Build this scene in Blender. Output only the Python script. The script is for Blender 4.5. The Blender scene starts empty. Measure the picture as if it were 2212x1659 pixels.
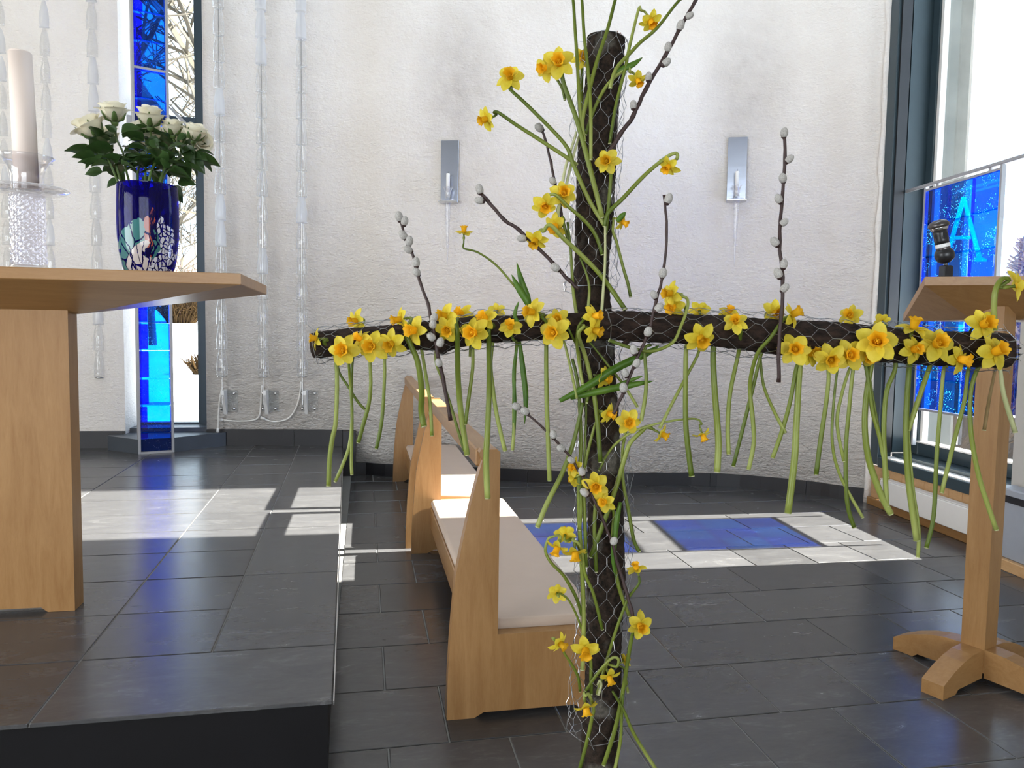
import bpy, math, random
from mathutils import Vector, Matrix
D = bpy.data
sc = bpy.context.scene
col = sc.collection
random.seed(7)

# ---------------------------------------------------------------- camera
F = 1616.7; CX = 1106.0; CY = 829.5; H = 1.0107
def V(*a): return Vector(a)
def _basis(p=0.06734, r=0.01529, yaw=0.1952):
    f = V(0, math.cos(p), -math.sin(p)); r0 = V(1, 0, 0); u0 = r0.cross(f)
    Rr = math.cos(r)*r0 + math.sin(r)*u0; Uu = -math.sin(r)*r0 + math.cos(r)*u0
    M = Matrix.Rotation(-yaw, 3, 'Z')
    return M @ f, M @ Rr, M @ Uu
fw, rt, up = _basis()
CAM = V(0, 0, H)
def ray(x, y): return fw + rt*((x-CX)/F) - up*((y-CY)/F)
def at(x, y, d): return CAM + ray(x, y)*d             # point at optical depth d (metres)
def onz(x, y, z):
    r = ray(x, y); return CAM + r*((z-H)/r.z)
def onplane(x, y, p, n):
    r = ray(x, y); n = Vector(n); return CAM + r*((Vector(p)-CAM).dot(n)/r.dot(n))
def cdir(a, b, c):                                     # right, up, towards the viewer -> world
    return (rt*a + up*b - fw*c).normalized()
cam = D.cameras.new('camera'); camo = D.objects.new('camera', cam); col.objects.link(camo)
cam.sensor_width = 36; cam.sensor_fit = 'HORIZONTAL'; cam.lens = F/2212*36; cam.clip_start = .02; cam.clip_end = 400
M = Matrix.Identity(4)
for i in range(3): M[i][0] = rt[i]; M[i][1] = up[i]; M[i][2] = -fw[i]; M[i][3] = CAM[i]
camo.matrix_world = M
sc.camera = camo

# ---------------------------------------------------------------- world, sun, daylight and added fill, exposure
w = D.worlds.new('sky'); sc.world = w; w.use_nodes = True
bg = w.node_tree.nodes['Background']; bg.inputs[0].default_value = (.66, .82, 1, 1); bg.inputs[1].default_value = 5
sun = D.lights.new('sun', 'SUN'); sun.energy = 62; sun.angle = math.radians(.55); sun.color = (1, .95, .87)
suno = D.objects.new('sun', sun); col.objects.link(suno)
suno.rotation_euler = Vector((-1, .035, -.72)).to_track_quat('-Z', 'Y').to_euler()
def area(name, loc, to, sx, sy, e, c):
    l = D.lights.new(name, 'AREA'); l.shape = 'RECTANGLE'; l.size = sx; l.size_y = sy; l.energy = e; l.color = c
    o = D.objects.new(name, l); col.objects.link(o); o.location = loc
    o.rotation_euler = (Vector(to)-Vector(loc)).to_track_quat('-Z', 'Y').to_euler(); return o
area('added_fill_rear', (-.6, -5.75, 1.7), (-.6, 0, 1.3), 5.0, 3.0, 205, (1, .955, .91))  # fill lamp added behind the camera, at an unseen rear opening
area('daylight_left_windows', (-4.4, .2, 1.35), (0, 1.6, 1.0), 3.0, 2.3, 150, (1, .96, .92))
area('added_fill_roof', (.5, 2.9, 6.35), (.5, 3.2, 0), 4.6, 1.3, 15, (1, .95, .9))  # overhead fill lamp added to wash the back wall
vs = sc.view_settings; vs.view_transform = 'Standard'; vs.look = 'None'; vs.exposure = 0; vs.gamma = 1; vs.use_curve_mapping = False
cy = sc.cycles
cy.max_bounces = 10; cy.diffuse_bounces = 4; cy.glossy_bounces = 4; cy.transmission_bounces = 8; cy.transparent_max_bounces = 24
cy.caustics_reflective = False; cy.caustics_refractive = False; cy.use_denoising = True; cy.sample_clamp_indirect = 6
sc.display_settings.display_device = 'sRGB'

# ---------------------------------------------------------------- materials
MATS = {}
class NT:
    def __init__(s, name):
        s.m = D.materials.new(name); s.m.use_nodes = True; s.t = s.m.node_tree; s.t.nodes.clear()
        s.out = s.n('OutputMaterial'); MATS[name] = s.m
    def n(s, typ, **kw):
        nd = s.t.nodes.new('ShaderNode'+typ)
        for k, v in kw.items(): setattr(nd, k, v)
        return nd
    def set(s, nd, **kw):
        for k, v in kw.items():
            k = k.replace('_', ' ')
            if hasattr(v, 'is_linked') or hasattr(v, 'links'): s.t.links.new(v, nd.inputs[k])
            else:
                i = nd.inputs[k]
                if hasattr(i, 'default_value') and i.type in ('RGBA',) and len(v) == 3: v = (*v, 1)
                i.default_value = v
        return nd
    def link(s, a, b): s.t.links.new(a, b)
    def surf(s, o): s.t.links.new(o, s.out.inputs['Surface'])
    def coord(s, kind='Object', scale=(1, 1, 1)):
        tc = s.n('TexCoord'); mp = s.n('Mapping'); s.link(tc.outputs[kind], mp.inputs['Vector']); mp.inputs['Scale'].default_value = scale
        return mp.outputs['Vector']
    def geo(s, scale=(1, 1, 1)):
        g = s.n('NewGeometry'); mp = s.n('Mapping'); s.link(g.outputs['Position'], mp.inputs['Vector']); mp.inputs['Scale'].default_value = scale
        return mp.outputs['Vector']
    def noise(s, vec, scale, detail=4, rough=.55, dist=0):
        nn = s.n('TexNoise'); s.link(vec, nn.inputs['Vector']); nn.inputs['Scale'].default_value = scale
        nn.inputs['Detail'].default_value = detail; nn.inputs['Roughness'].default_value = rough; nn.inputs['Distortion'].default_value = dist
        return nn.outputs['Fac']
    def ramp(s, fac, stops, interp='LINEAR'):
        r = s.n('ValToRGB'); s.link(fac, r.inputs['Fac']); e = r.color_ramp.elements; r.color_ramp.interpolation = interp
        while len(e) < len(stops): e.new(.5)
        for i, (p, c) in enumerate(stops):
            e[i].position = p; e[i].color = (*c, 1) if len(c) == 3 else c
        return r.outputs['Color']
    def math(s, op, a, b=None):
        m = s.n('Math', operation=op)
        for i, v in enumerate((a, b)):
            if v is None: continue
            if isinstance(v, (int, float)): m.inputs[i].default_value = v
            else: s.link(v, m.inputs[i])
        return m.outputs[0]
    def mixc(s, fac, a, b, blend='MIX'):
        m = s.n('Mix', data_type='RGBA', blend_type=blend)
        for i, v in ((0, fac), (6, a), (7, b)):
            if hasattr(v, 'is_linked'): s.link(v, m.inputs[i])
            elif i == 0: m.inputs[i].default_value = v
            else: m.inputs[i].default_value = (*v, 1)
        return m.outputs[2]
    def mixs(s, fac, a, b):
        m = s.n('MixShader')
        if hasattr(fac, 'is_linked'): s.link(fac, m.inputs[0])
        else: m.inputs[0].default_value = fac
        s.link(a, m.inputs[1]); s.link(b, m.inputs[2]); return m.outputs[0]
    def bump(s, h, strength=.3, dist=.01):
        b = s.n('Bump'); s.link(h, b.inputs['Height']); b.inputs['Strength'].default_value = strength; b.inputs['Distance'].default_value = dist
        return b.outputs['Normal']
    def bsdf(s, color, rough=.5, metal=0, normal=None, spec=.5, coat=0):
        b = s.n('BsdfPrincipled')
        if hasattr(color, 'is_linked'): s.link(color, b.inputs['Base Color'])
        else: b.inputs['Base Color'].default_value = (*color, 1)
        if hasattr(rough, 'is_linked'): s.link(rough, b.inputs['Roughness'])
        else: b.inputs['Roughness'].default_value = rough
        b.inputs['Metallic'].default_value = metal; b.inputs['Specular IOR Level'].default_value = spec; b.inputs['Coat Weight'].default_value = coat
        if normal is not None: s.link(normal, b.inputs['Normal'])
        return b.outputs[0]
    def shader(s, typ, color, **kw):
        b = s.n('Bsdf'+typ)
        if hasattr(color, 'is_linked'): s.link(color, b.inputs['Color'])
        else: b.inputs['Color'].default_value = (*color, 1)
        for k, v in kw.items():
            i = b.inputs[k.replace('_', ' ')]
            if hasattr(v, 'is_linked'): s.link(v, i)
            else: i.default_value = v
        return b.outputs[0]
def simple(name, c, rough=.5, metal=0, var=.15, scale=20, bump=0, bscale=60, spec=.5, coat=0):
    t = NT(name); v = t.coord()
    f = t.noise(v, scale)
    cc = t.mixc(f, tuple(x*(1-var) for x in c), tuple(min(1, x*(1+var)) for x in c))
    nrm = t.bump(t.noise(v, bscale), bump, .004) if bump else None
    t.surf(t.bsdf(cc, rough, metal, nrm, spec, coat)); return t.m
def wood(name, a, b, sc_=(1, 1, 1), rough=.38):
    t = NT(name); v = t.geo(sc_)
    n1 = t.noise(v, 3.2, 6, .6, 1.2); n2 = t.noise(v, 22, 5, .7, .6)
    f = t.math('ADD', t.math('MULTIPLY', n1, .65), t.math('MULTIPLY', n2, .35))
    c = t.ramp(f, [(.32, a), (.68, b)])
    t.surf(t.bsdf(c, rough, 0, t.bump(n2, .05, .002), .4)); return t.m
MA, MB_ = (.245, .12, .038), (.345, .19, .073)
wood('maple_x', MA, MB_, (1, 7, 9))          # grain along x
wood('maple_y', MA, MB_, (7, 1, 9))
wood('maple_z', MA, MB_, (8, 8, 1))
wood('pine', (.45, .26, .11), (.6, .38, .2), (6, 2, 6))
# plaster with hand-thrown relief and soot above the candle brackets
t = NT('plaster'); g = t.geo()
n1 = t.noise(g, 1.6, 5, .6); n2 = t.noise(g, 9, 6, .6); n3 = t.noise(g, 55, 5, .6); n4 = t.noise(t.geo((1, 1, 3)), 24, 4, .6, .8)
c = t.ramp(n1, [(.3, (.78, .735, .69)), (.7, (.88, .845, .81))])
c = t.mixc(t.math('MULTIPLY', n2, .35), c, (.80, .745, .69))
def blob(px, py, d, sx, sz):
    p = onplane(px, py, (d[0], d[1], 0), d[2]); gg = t.n('NewGeometry'); sub = t.n('VectorMath', operation='SUBTRACT'); t.link(gg.outputs['Position'], sub.inputs[0]); sub.inputs[1].default_value = p
    mul = t.n('VectorMath', operation='MULTIPLY'); t.link(sub.outputs[0], mul.inputs[0]); mul.inputs[1].default_value = (1/sx, 1/sx, 1/sz)
    ln = t.n('VectorMath', operation='LENGTH'); t.link(mul.outputs[0], ln.inputs[0])
    m = t.n('MapRange'); t.link(ln.outputs['Value'], m.inputs['Value']); m.inputs['From Min'].default_value = 0; m.inputs['From Max'].default_value = 1; m.inputs['To Min'].default_value = 1; m.inputs['To Max'].default_value = 0
    return m.outputs[0]
SOOT = [blob(995, 200, (.6, 5.13, (.31, .95, 0)), .36, .8), blob(1615, 190, (2.45, 4.55, (.45, .9, 0)), .34, .8)]
soot = t.math('MULTIPLY', t.math('ADD', SOOT[0], SOOT[1]), t.math('MULTIPLY', n2, .75))
c = t.mixc(soot, c, (.3, .27, .26))
h = t.math('ADD', t.math('ADD', t.math('MULTIPLY', n2, .9), t.math('MULTIPLY', n3, .3)), t.math('MULTIPLY', n4, .35))
t.surf(t.bsdf(c, .9, 0, t.bump(h, .8, .024), .15))
# slate floor tiles
def tilemat(name, a, b, rlo, rhi):
    t = NT(name); g = t.geo((1.0, 2.6, 1)); oi = t.n('ObjectInfo')
    off = t.n('VectorMath', operation='SCALE'); t.link(oi.outputs['Location'], off.inputs[0]); off.inputs['Scale'].default_value = 3.7
    ad = t.n('VectorMath', operation='ADD'); t.link(g, ad.inputs[0]); t.link(off.outputs[0], ad.inputs[1])
    n1 = t.noise(ad.outputs[0], 5, 8, .68, 1.0); n2 = t.noise(ad.outputs[0], 40, 5, .6)
    f = t.math('ADD', t.math('MULTIPLY', n1, .75), t.math('MULTIPLY', n2, .25))
    c = t.ramp(f, [(.36, a), (.55, tuple((x+y)/2.3 for x, y in zip(a, b))), (.68, b)])
    hs = t.n('HueSaturation'); t.link(c, hs.inputs['Color']); t.link(t.math('ADD', t.math('MULTIPLY', oi.outputs['Random'], .35), .82), hs.inputs['Value'])
    r = t.n('MapRange'); t.link(n1, r.inputs['Value']); r.inputs['To Min'].default_value = rlo; r.inputs['To Max'].default_value = rhi
    t.surf(t.bsdf(hs.outputs['Color'], r.outputs[0], 0, t.bump(n2, .04, .002), .5)); return t.m
tilemat('slate_tile', (.048, .047, .049), (.092, .09, .09), .18, .32)
simple('grout', (.2, .195, .185), .9, 0, .1)
simple('slate_dark', (.012, .012, .015), .5, 0, .3, 6)
simple('slate_sill', (.06, .07, .085), .35, 0, .2, 6)
simple('riser_black', (.004, .0035, .004), .6, 0, .3, 5, 0, 60, .2)
simple('frame_steel', (.03, .05, .062), .4, 0, .1, 5)
simple('frame_alu', (.4, .4, .42), .4, .6, .05)
simple('white_metal', (.78, .76, .73), .4, 0, .03)
simple('grey_panel', (.3, .32, .36), .4, 0, .05)
simple('white_plastic', (.8, .8, .8), .4, 0, .05)
simple('steel', (.6, .6, .6), .25, 1, .1)
simple('wire_zinc', (.42, .43, .45), .35, .9, .2)
simple('black_plastic', (.012, .012, .014), .35, 0, .1)
simple('dark_metal', (.1, .09, .09), .3, .7, .1)
simple('candle_wax', (.78, .66, .58), .5, 0, .05, 8)
simple('white_wax', (.85, .84, .82), .5, 0, .03)
simple('wick', (.02, .02, .02), .9)
simple('cushion', (.50, .39, .31), .75, 0, .05, 12, .08, 200)
simple('snow', (.82, .84, .88), .8, 0, .04, .6)
simple('white_paint', (.45, .43, .4), .8, 0, .04)
simple('cable', (.72, .7, .67), .5)
simple('splinter', (.24, .09, .045), .9, 0, .4, 60)
simple('outer_render', (.17, .17, .155), .9, 0, .45, 5)
simple('house_wall', (.6, .55, .5), .8); simple('roof_red', (.35, .16, .1), .8)
simple('brown_bush', (.03, .018, .008), .9, 0, .4, 9, 0, 60, 0)
simple('twig_bark', (.032, .013, .011), .55, 0, .4, 80, .3, 300)
simple('tree_bark', (.05, .04, .025), .9, 0, .4, 3)
simple('frosted_conifer', (.15, .11, .075), .9, 0, .3, 2)
# mirror-bright plate of the candle brackets
t = NT('mirror_plate'); t.surf(t.bsdf((.52, .56, .66), .24, 1, t.bump(t.noise(t.coord('Object', (1, 1, 5)), 3, 2), .05, .01)))
# bark
t = NT('bark'); g = t.coord('Object'); n1 = t.noise(g, 26, 6, .65, .6); n2 = t.noise(g, 110, 5, .7); n3 = t.noise(g, 11, 3, .5)
c = t.ramp(n2, [(.35, (.006, .0045, .0035)), (.7, (.05, .032, .022))])
c = t.mixc(t.ramp(n3, [(.56, (0, 0, 0)), (.63, (1, 1, 1))]), c, t.ramp(n2, [(.3, (.035, .032, .027)), (.7, (.16, .145, .12))]))
t.surf(t.bsdf(c, .9, 0, t.bump(t.math('ADD', n1, t.math('MULTIPLY', n2, .8)), .9, .006), .2))
# bar bark: no pale lichen
t = NT('bark_dark'); g = t.coord('Object', (.35, 1, 1)); n1 = t.noise(g, 40, 6, .65, .6); n2 = t.noise(g, 120, 5, .7)
c = t.ramp(n2, [(.35, (.006, .004, .0035)), (.75, (.055, .033, .024))])
t.surf(t.bsdf(c, .9, 0, t.bump(t.math('ADD', n1, t.math('MULTIPLY', n2, .8)), .9, .006), .2))
# petals, leaves: thin, let light through
def thin(name, a, b, scale=30, tr=.45, rough=.5, stretch=(1, 1, 1)):
    t = NT(name); v = t.coord('Object', stretch); c = t.ramp(t.noise(v, scale, 4), [(.3, a), (.7, b)])
    oi = t.n('ObjectInfo'); hs = t.n('HueSaturation'); t.link(c, hs.inputs['Color']); t.link(t.math('ADD', t.math('MULTIPLY', oi.outputs['Random'], .25), .88), hs.inputs['Value'])
    d = t.bsdf(hs.outputs['Color'], rough, 0, None, .3); tl = t.shader('Translucent', hs.outputs['Color'])
    t.surf(t.mixs(tr, d, tl)); return t.m
thin('petal_yellow', (.70, .53, .018), (.86, .71, .08), 60, .5)
thin('trumpet_orange', (.86, .50, .01), (.95, .64, .03), 60, .5)
t = NT('stem_green'); tc = t.n('TexCoord'); sp = t.n('SeparateXYZ'); t.link(tc.outputs['Generated'], sp.inputs[0]); nz = t.noise(t.coord(), 14, 4)
c = t.ramp(t.math('ADD', sp.outputs[2], t.math('MULTIPLY', t.math('SUBTRACT', nz, .5), .35)), [(0, (.38, .42, .12)), (.35, (.22, .265, .04)), (1, (.095, .14, .015))])
t.surf(t.mixs(.3, t.bsdf(c, .35, 0, None, .3), t.shader('Translucent', c)))
thin('stem_pale', (.42, .45, .2), (.62, .62, .36), 14, .3, .35)
thin('daffodil_leaf', (.05, .13, .01), (.13, .24, .03), 25, .35, .4)
thin('spathe', (.25, .16, .06), (.4, .28, .12), 30, .3)
thin('rose_petal', (.80, .74, .56), (.88, .84, .7), 25, .4, .6)
thin('rose_leaf', (.018, .045, .012), (.05, .1, .025), 20, .25, .32)
thin('rose_stem', (.06, .11, .03), (.1, .15, .04), 20, .1, .4)
t = NT('catkin'); g = t.coord(); n = t.noise(g, 900, 3, .7)
t.surf(t.bsdf(t.ramp(n, [(.3, (.3, .28, .26)), (.7, (.72, .69, .64))]), 1, 0, t.bump(n, 1, .002), .1))
# glass
t = NT('window_glass'); fr = t.n('Fresnel'); fr.inputs[0].default_value = 1.45
t.surf(t.mixs(t.math('MULTIPLY', fr.outputs[0], .5), t.shader('Transparent', (.96, .98, .98)), t.shader('Glossy', (1, 1, 1), Roughness=.02)))
def clear(name, tint, edge, rim=.3, frost=0):
    t = NT(name); lw = t.n('LayerWeight'); lw.inputs[0].default_value = .4
    n = t.noise(t.coord('Object', (1, 1, .35)), 60, 2)
    tr = t.shader('Transparent', tint)
    gl = t.n('BsdfGlossy'); gl.inputs['Roughness'].default_value = .05; gl.inputs['Color'].default_value = (1, 1, 1, 1); t.link(t.bump(n, .4, .004), gl.inputs['Normal'])
    f = t.math('ADD', t.math('MULTIPLY', t.math('POWER', lw.outputs['Facing'], 2.0), edge), .05)
    s = t.mixs(f, tr, gl.outputs[0])
    wd = t.mixs(.5, t.shader('Diffuse', (.92, .94, .97)), t.shader('Translucent', (.92, .94, .97)))
    s = t.mixs(t.math('ADD', t.math('MULTIPLY', t.math('POWER', lw.outputs['Facing'], 3.0), rim), frost), s, wd)
    t.surf(s); return t.m
clear('bead_clear', (.94, .95, .96), .6, .8, .03)
clear('bead_frosted', (.93, .94, .96), .3, .3, .42)
clear('crystal', (.96, .96, .975), .8, .2, 0)
clear('crystal_cut', (.86, .86, .92), 1.1, .35, .02)
clear('acrylic', (.95, .96, .96), .4, .3, .1)
clear('bead_cut', (.92, .93, .94), .9, .9, .08)
# blue cast glass with bubbles
def blueglass(name, base, dots):
    t = NT(name); g = t.geo(); n = t.noise(g, 9, 3)
    c = t.mixc(n, tuple(x*.75 for x in base), tuple(min(1, x*1.2) for x in base))
    vo = t.n('TexVoronoi'); t.link(g, vo.inputs['Vector']); vo.inputs['Scale'].default_value = dots; vo.inputs['Randomness'].default_value = 1
    pick = t.math('GREATER_THAN', t.noise(g, 11, 2), .52)
    dot = t.math('MULTIPLY', t.math('LESS_THAN', vo.outputs['Distance'], .17), pick)
    tr = t.shader('Transparent', c)
    gl = t.shader('Glossy', (.8, .9, 1), Roughness=.08, Normal=t.bump(n, .3, .01))
    s = t.mixs(.05, tr, gl)
    s = t.mixs(t.math('MULTIPLY', dot, .7), s, t.shader('Translucent', (.75, .9, 1)))
    t.surf(s); return t.m
blueglass('blue_glass', (.012, .29, .97), 110)
blueglass('blue_glass_deep', (.008, .16, .9), 70)
t = NT('blue_glass_letter'); t.surf(t.mixs(.22, t.shader('Transparent', (.6, .96, 1)), t.shader('Translucent', (.25, .85, 1))))
blueglass('blue_glass_light', (.02, .38, .97), 105)
# vase: cobalt glass with fused flakes
t = NT('vase_glass'); g = t.coord(); dn = t.n('TexNoise'); t.link(g, dn.inputs['Vector']); dn.inputs['Scale'].default_value = 22; dn.inputs['Detail'].default_value = 3
ad = t.n('VectorMath', operation='MULTIPLY_ADD'); t.link(dn.outputs['Color'], ad.inputs[0]); ad.inputs[1].default_value = (.03, .03, .03); t.link(g, ad.inputs[2]); P_ = ad.outputs[0]
def ell(cx, cz, rx, rz, rot=0):                        # soft-edged oval flake seen from the front, in vase coordinates
    mp = t.n('Mapping'); mp.vector_type = 'TEXTURE'; t.link(P_, mp.inputs['Vector']); mp.inputs['Location'].default_value = (cx+.015, .015, cz+.015); mp.inputs['Rotation'].default_value = (0, rot, 0); mp.inputs['Scale'].default_value = (rx, 10, rz)
    ln = t.n('VectorMath', operation='LENGTH'); t.link(mp.outputs[0], ln.inputs[0]); return t.math('LESS_THAN', ln.outputs['Value'], 1)
def vor(scale, st, feat='DISTANCE_TO_EDGE'):
    mp = t.n('Mapping'); t.link(P_, mp.inputs['Vector']); mp.inputs['Scale'].default_value = st
    v = t.n('TexVoronoi', feature=feat); t.link(mp.outputs[0], v.inputs['Vector']); v.inputs['Scale'].default_value = scale; return v.outputs['Distance']
gap = t.math('GREATER_THAN', vor(30, (1, 1, .5)), .045); gap2 = t.math('GREATER_THAN', vor(75, (1, 1, .8)), .09); gap3 = t.math('GREATER_THAN', vor(38, (1.6, 1, .35)), .06)
col_ = (.03, .13, .14); m = None
layers = [((.04, .15, .15), gap, [(-.035, .08, .036, .062, .25), (-.01, .12, .03, .045, 0), (-.055, .04, .026, .06, .5), (.034, .095, .014, .04, 0), (.03, .04, .02, .035, -.4)]),
          ((.30, .05, .03), gap3, [(.016, .13, .008, .04, 0), (.021, .075, .007, .045, 0), (.03, .17, .006, .025, .1)]),
          ((.48, .42, .40), gap3, [(-.012, .055, .020, .052, .55), (.008, .03, .016, .032, .6)]),
          ((.55, .54, .6), gap2, [(.062, .10, .016, .05, 0), (.052, .05, .018, .035, .5), (.045, .015, .028, .02, 0), (.05, .145, .008, .03, .1)])]
cc = None; mk = None
for c3, gp_, es in layers:
    u = None
    for e in es:
        k = ell(*e); u = k if u is None else t.math('MAXIMUM', u, k)
    if cc is None: cc = t.mixc(u, (.02, .05, .1), c3); mk = t.math('MULTIPLY', u, gp_)
    else:
        cc = t.mixc(u, cc, c3); inv_ = t.math('SUBTRACT', 1, u); mk = t.math('ADD', t.math('MULTIPLY', mk, inv_), t.math('MULTIPLY', u, gp_))
tr = t.mixs(.3, t.shader('Transparent', (.02, .015, .6)), t.bsdf((.006, .003, .12), .04))
t.surf(t.mixs(mk, tr, t.bsdf(cc, .08, 0, None, .5)))

# ---------------------------------------------------------------- mesh helpers
class MB:
    def __init__(s): s.v = []; s.f = []; s.mi = []
    def add(s, vs, fs, mi=0):
        b = len(s.v); s.v += [tuple(p) for p in vs]; s.f += [tuple(i+b for i in f) for f in fs]; s.mi += [mi]*len(fs); return s
    def box(s, lo, hi, ch=0, xf=None):
        x0, y0, z0 = lo; x1, y1, z1 = hi
        if ch <= 0:
            vs = [(x0,y0,z0),(x1,y0,z0),(x1,y1,z0),(x0,y1,z0),(x0,y0,z1),(x1,y0,z1),(x1,y1,z1),(x0,y1,z1)]
            fs = [(3,2,1,0),(4,5,6,7),(0,1,5,4),(1,2,6,5),(2,3,7,6),(3,0,4,7)]
        else:
            c = ch; vs = []; L = [(z0, c), (z0+c, 0), (z1-c, 0), (z1, c)]
            for z, i in L:
                j = c-i  # chamfered corner ring of 8
                a0, a1, b0, b1 = x0+i, x1-i, y0+i, y1-i; k = c*.7
                vs += [(a0+k,b0,z),(a1-k,b0,z),(a1,b0+k,z),(a1,b1-k,z),(a1-k,b1,z),(a0+k,b1,z),(a0,b1-k,z),(a0,b0+k,z)]
            fs = [tuple(range(7, -1, -1)), tuple(range(24, 32))]
            for r in range(3):
                for k in range(8): fs.append((r*8+k, r*8+(k+1) % 8, (r+1)*8+(k+1) % 8, (r+1)*8+k))
        if xf: vs = [xf(*p) for p in vs]
        return s.add(vs, fs)
    def prism(s, pts, ext):                            # polygon (list of 3D points) extruded by vector
        n = len(pts); e = Vector(ext); P = [Vector(p) for p in pts]
        vs = P + [p+e for p in P]
        fs = [tuple(range(n-1, -1, -1)), tuple(range(n, 2*n))] + [(i, (i+1) % n, n+(i+1) % n, n+i) for i in range(n)]
        return s.add(vs, fs)
    def tube(s, pts, rad, n=8, cap=True, mi=0, squash=1):
        P = [Vector(p) for p in pts]
        if not hasattr(rad, '__len__'): rad = [rad]*len(P)
        T0 = (P[1]-P[0]).normalized(); a = V(0, 0, 1) if abs(T0.z) < .9 else V(1, 0, 0); N = T0.cross(a).normalized()
        vs = []
        for i, p in enumerate(P):
            T = (P[min(i+1, len(P)-1)]-P[max(i-1, 0)]).normalized()
            N = (N - T*N.dot(T)).normalized(); B = T.cross(N)
            for k in range(n):
                an = 2*math.pi*k/n; vs.append(p + (N*math.cos(an) + B*(math.sin(an)*squash))*rad[i])
        fs = []
        for i in range(len(P)-1):
            for k in range(n): fs.append((i*n+k, i*n+(k+1) % n, (i+1)*n+(k+1) % n, (i+1)*n+k))
        if cap: fs += [tuple(range(n-1, -1, -1)), tuple((len(P)-1)*n+k for k in range(n))]
        return s.add(vs, fs, mi)
    def lathe(s, prof, n=24, o=(0, 0, 0), close=True, twist=0):
        vs = []
        for i, (r, z) in enumerate(prof):
            for k in range(n):
                an = 2*math.pi*k/n; vs.append((o[0]+r*math.cos(an), o[1]+r*math.sin(an), o[2]+z))
        fs = []
        for i in range(len(prof)-1):
            for k in range(n): fs.append((i*n+k, i*n+(k+1) % n, (i+1)*n+(k+1) % n, (i+1)*n+k))
        if close: fs += [tuple(range(n-1, -1, -1)), tuple((len(prof)-1)*n+k for k in range(n))]
        return s.add(vs, fs)
    def mesh(s, name, smooth=False):
        me = D.meshes.new(name); me.from_pydata(s.v, [], s.f); me.update()
        if any(s.mi): me.polygons.foreach_set('material_index', s.mi)
        if smooth: me.polygons.foreach_set('use_smooth', [True]*len(s.f))
        return me
    def build(s, name, mat, parent=None, smooth=False, loc=None, inv=None):
        if inv is not None: s.v = [tuple(inv @ Vector(p)) for p in s.v]
        me = s.mesh(name, smooth)
        for m in (mat if isinstance(mat, (list, tuple)) else [mat]): me.materials.append(MATS[m])
        return put(name, me, parent, loc)
def put(name, me, parent=None, loc=None):
    o = D.objects.new(name, me); col.objects.link(o)
    if parent is not None: o.parent = parent
    if loc is not None: o.location = loc
    return o
def tag(o, label, cat, group=None):
    o['label'] = label; o['category'] = cat
    if group: o['group'] = group
    return o
def thing(name, label, cat, loc=(0, 0, 0), rot=None, group=None):
    o = D.objects.new(name, None); col.objects.link(o); o.empty_display_size = .05
    if rot is None: o.location = loc
    else:
        m = rot.to_4x4() if hasattr(rot, 'to_4x4') else Matrix.Rotation(rot, 4, 'Z'); m.translation = Vector(loc); o.matrix_world = m
    return tag(o, label, cat, group)
def struct(o): o['kind'] = 'structure'; return o
def inv_of(o): return o.matrix_basis.inverted()
def zmat(z, roll=0):                                   # rotation whose local +Z points along z
    z = Vector(z).normalized(); return (z.to_track_quat('Z', 'Y').to_matrix()) @ Matrix.Rotation(roll, 3, 'Z')
def smooth_path(P, k=4):
    P = [Vector(p) for p in P]
    if len(P) < 3: return P
    out = []
    for i in range(len(P)-1):
        a = P[max(i-1, 0)]; b = P[i]; c = P[i+1]; d = P[min(i+2, len(P)-1)]
        for j in range(k):
            t = j/k; out.append(.5*((2*b) + (c-a)*t + (2*a-5*b+4*c-d)*t*t + (3*b-a-3*c+d)*t**3))
    out.append(P[-1]); return out
def lerp(a, b, t): return a+(b-a)*t
def interp(tab, x):
    if x <= tab[0][0]: return tab[0][1:]
    for a, b in zip(tab, tab[1:]):
        if x <= b[0]:
            t = (x-a[0])/(b[0]-a[0]); return tuple(lerp(p, q, t) for p, q in zip(a[1:], b[1:]))
    return tab[-1][1:]
# ---------------------------------------------------------------- room shell
HP = .195                                              # height of the altar platform
def P2(x, y, z): p = onz(x, y, z); return (p.x, p.y)
WL = P2(272, 967, HP); WR = P2(447, 962, HP)           # edges of the narrow window
WALL_A = [(-4.6, 5.62), (-3.2, 5.58), (-1.95, WL[1]+.02), WL]
WALL_B = [WR, (-.8, 5.5), (-.15, 5.42), (.15, 5.27), (.55, 5.15), (.92, 5.02), (1.58, 4.79), P2(1548, 1049, 0), P2(1722, 1064, 0), P2(1812, 1077, 0), (3.075, 4.07)]
WALL_B = [WR] + [(p.x, p.y) for p in smooth_path([V(a, b, 0) for a, b in WALL_B], 4)[1:]]
def wall_prism(pts, z0, z1, th):
    n = len(pts); back = []
    for i, p in enumerate(pts):
        a = Vector(pts[max(i-1, 0)]); b = Vector(pts[min(i+1, n-1)]); t = (b-a).normalized(); back.append((p[0]-t.y*th, p[1]+t.x*th))
    m = MB(); vs = []
    for q in (pts, back):
        for z in (z0, z1): vs += [(a, b, z) for a, b in q]
    fs = []
    for i in range(n-1):
        fs += [(i, i+1, n+i+1, n+i), (2*n+i+1, 2*n+i, 3*n+i, 3*n+i+1), (n+i, n+i+1, 3*n+i+1, 3*n+i), (i+1, i, 2*n+i, 2*n+i+1)]
    fs += [(0, n, 3*n, 2*n), (2*n-1, n-1, 3*n-1, 4*n-1)]
    return m.add(vs, fs)
struct(wall_prism(WALL_A, 0, 6.6, .34).build('wall_back_left', 'plaster'))
wb = struct(wall_prism(WALL_B, 0, 6.6, .34).build('wall_back', 'plaster', None, True))
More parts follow.
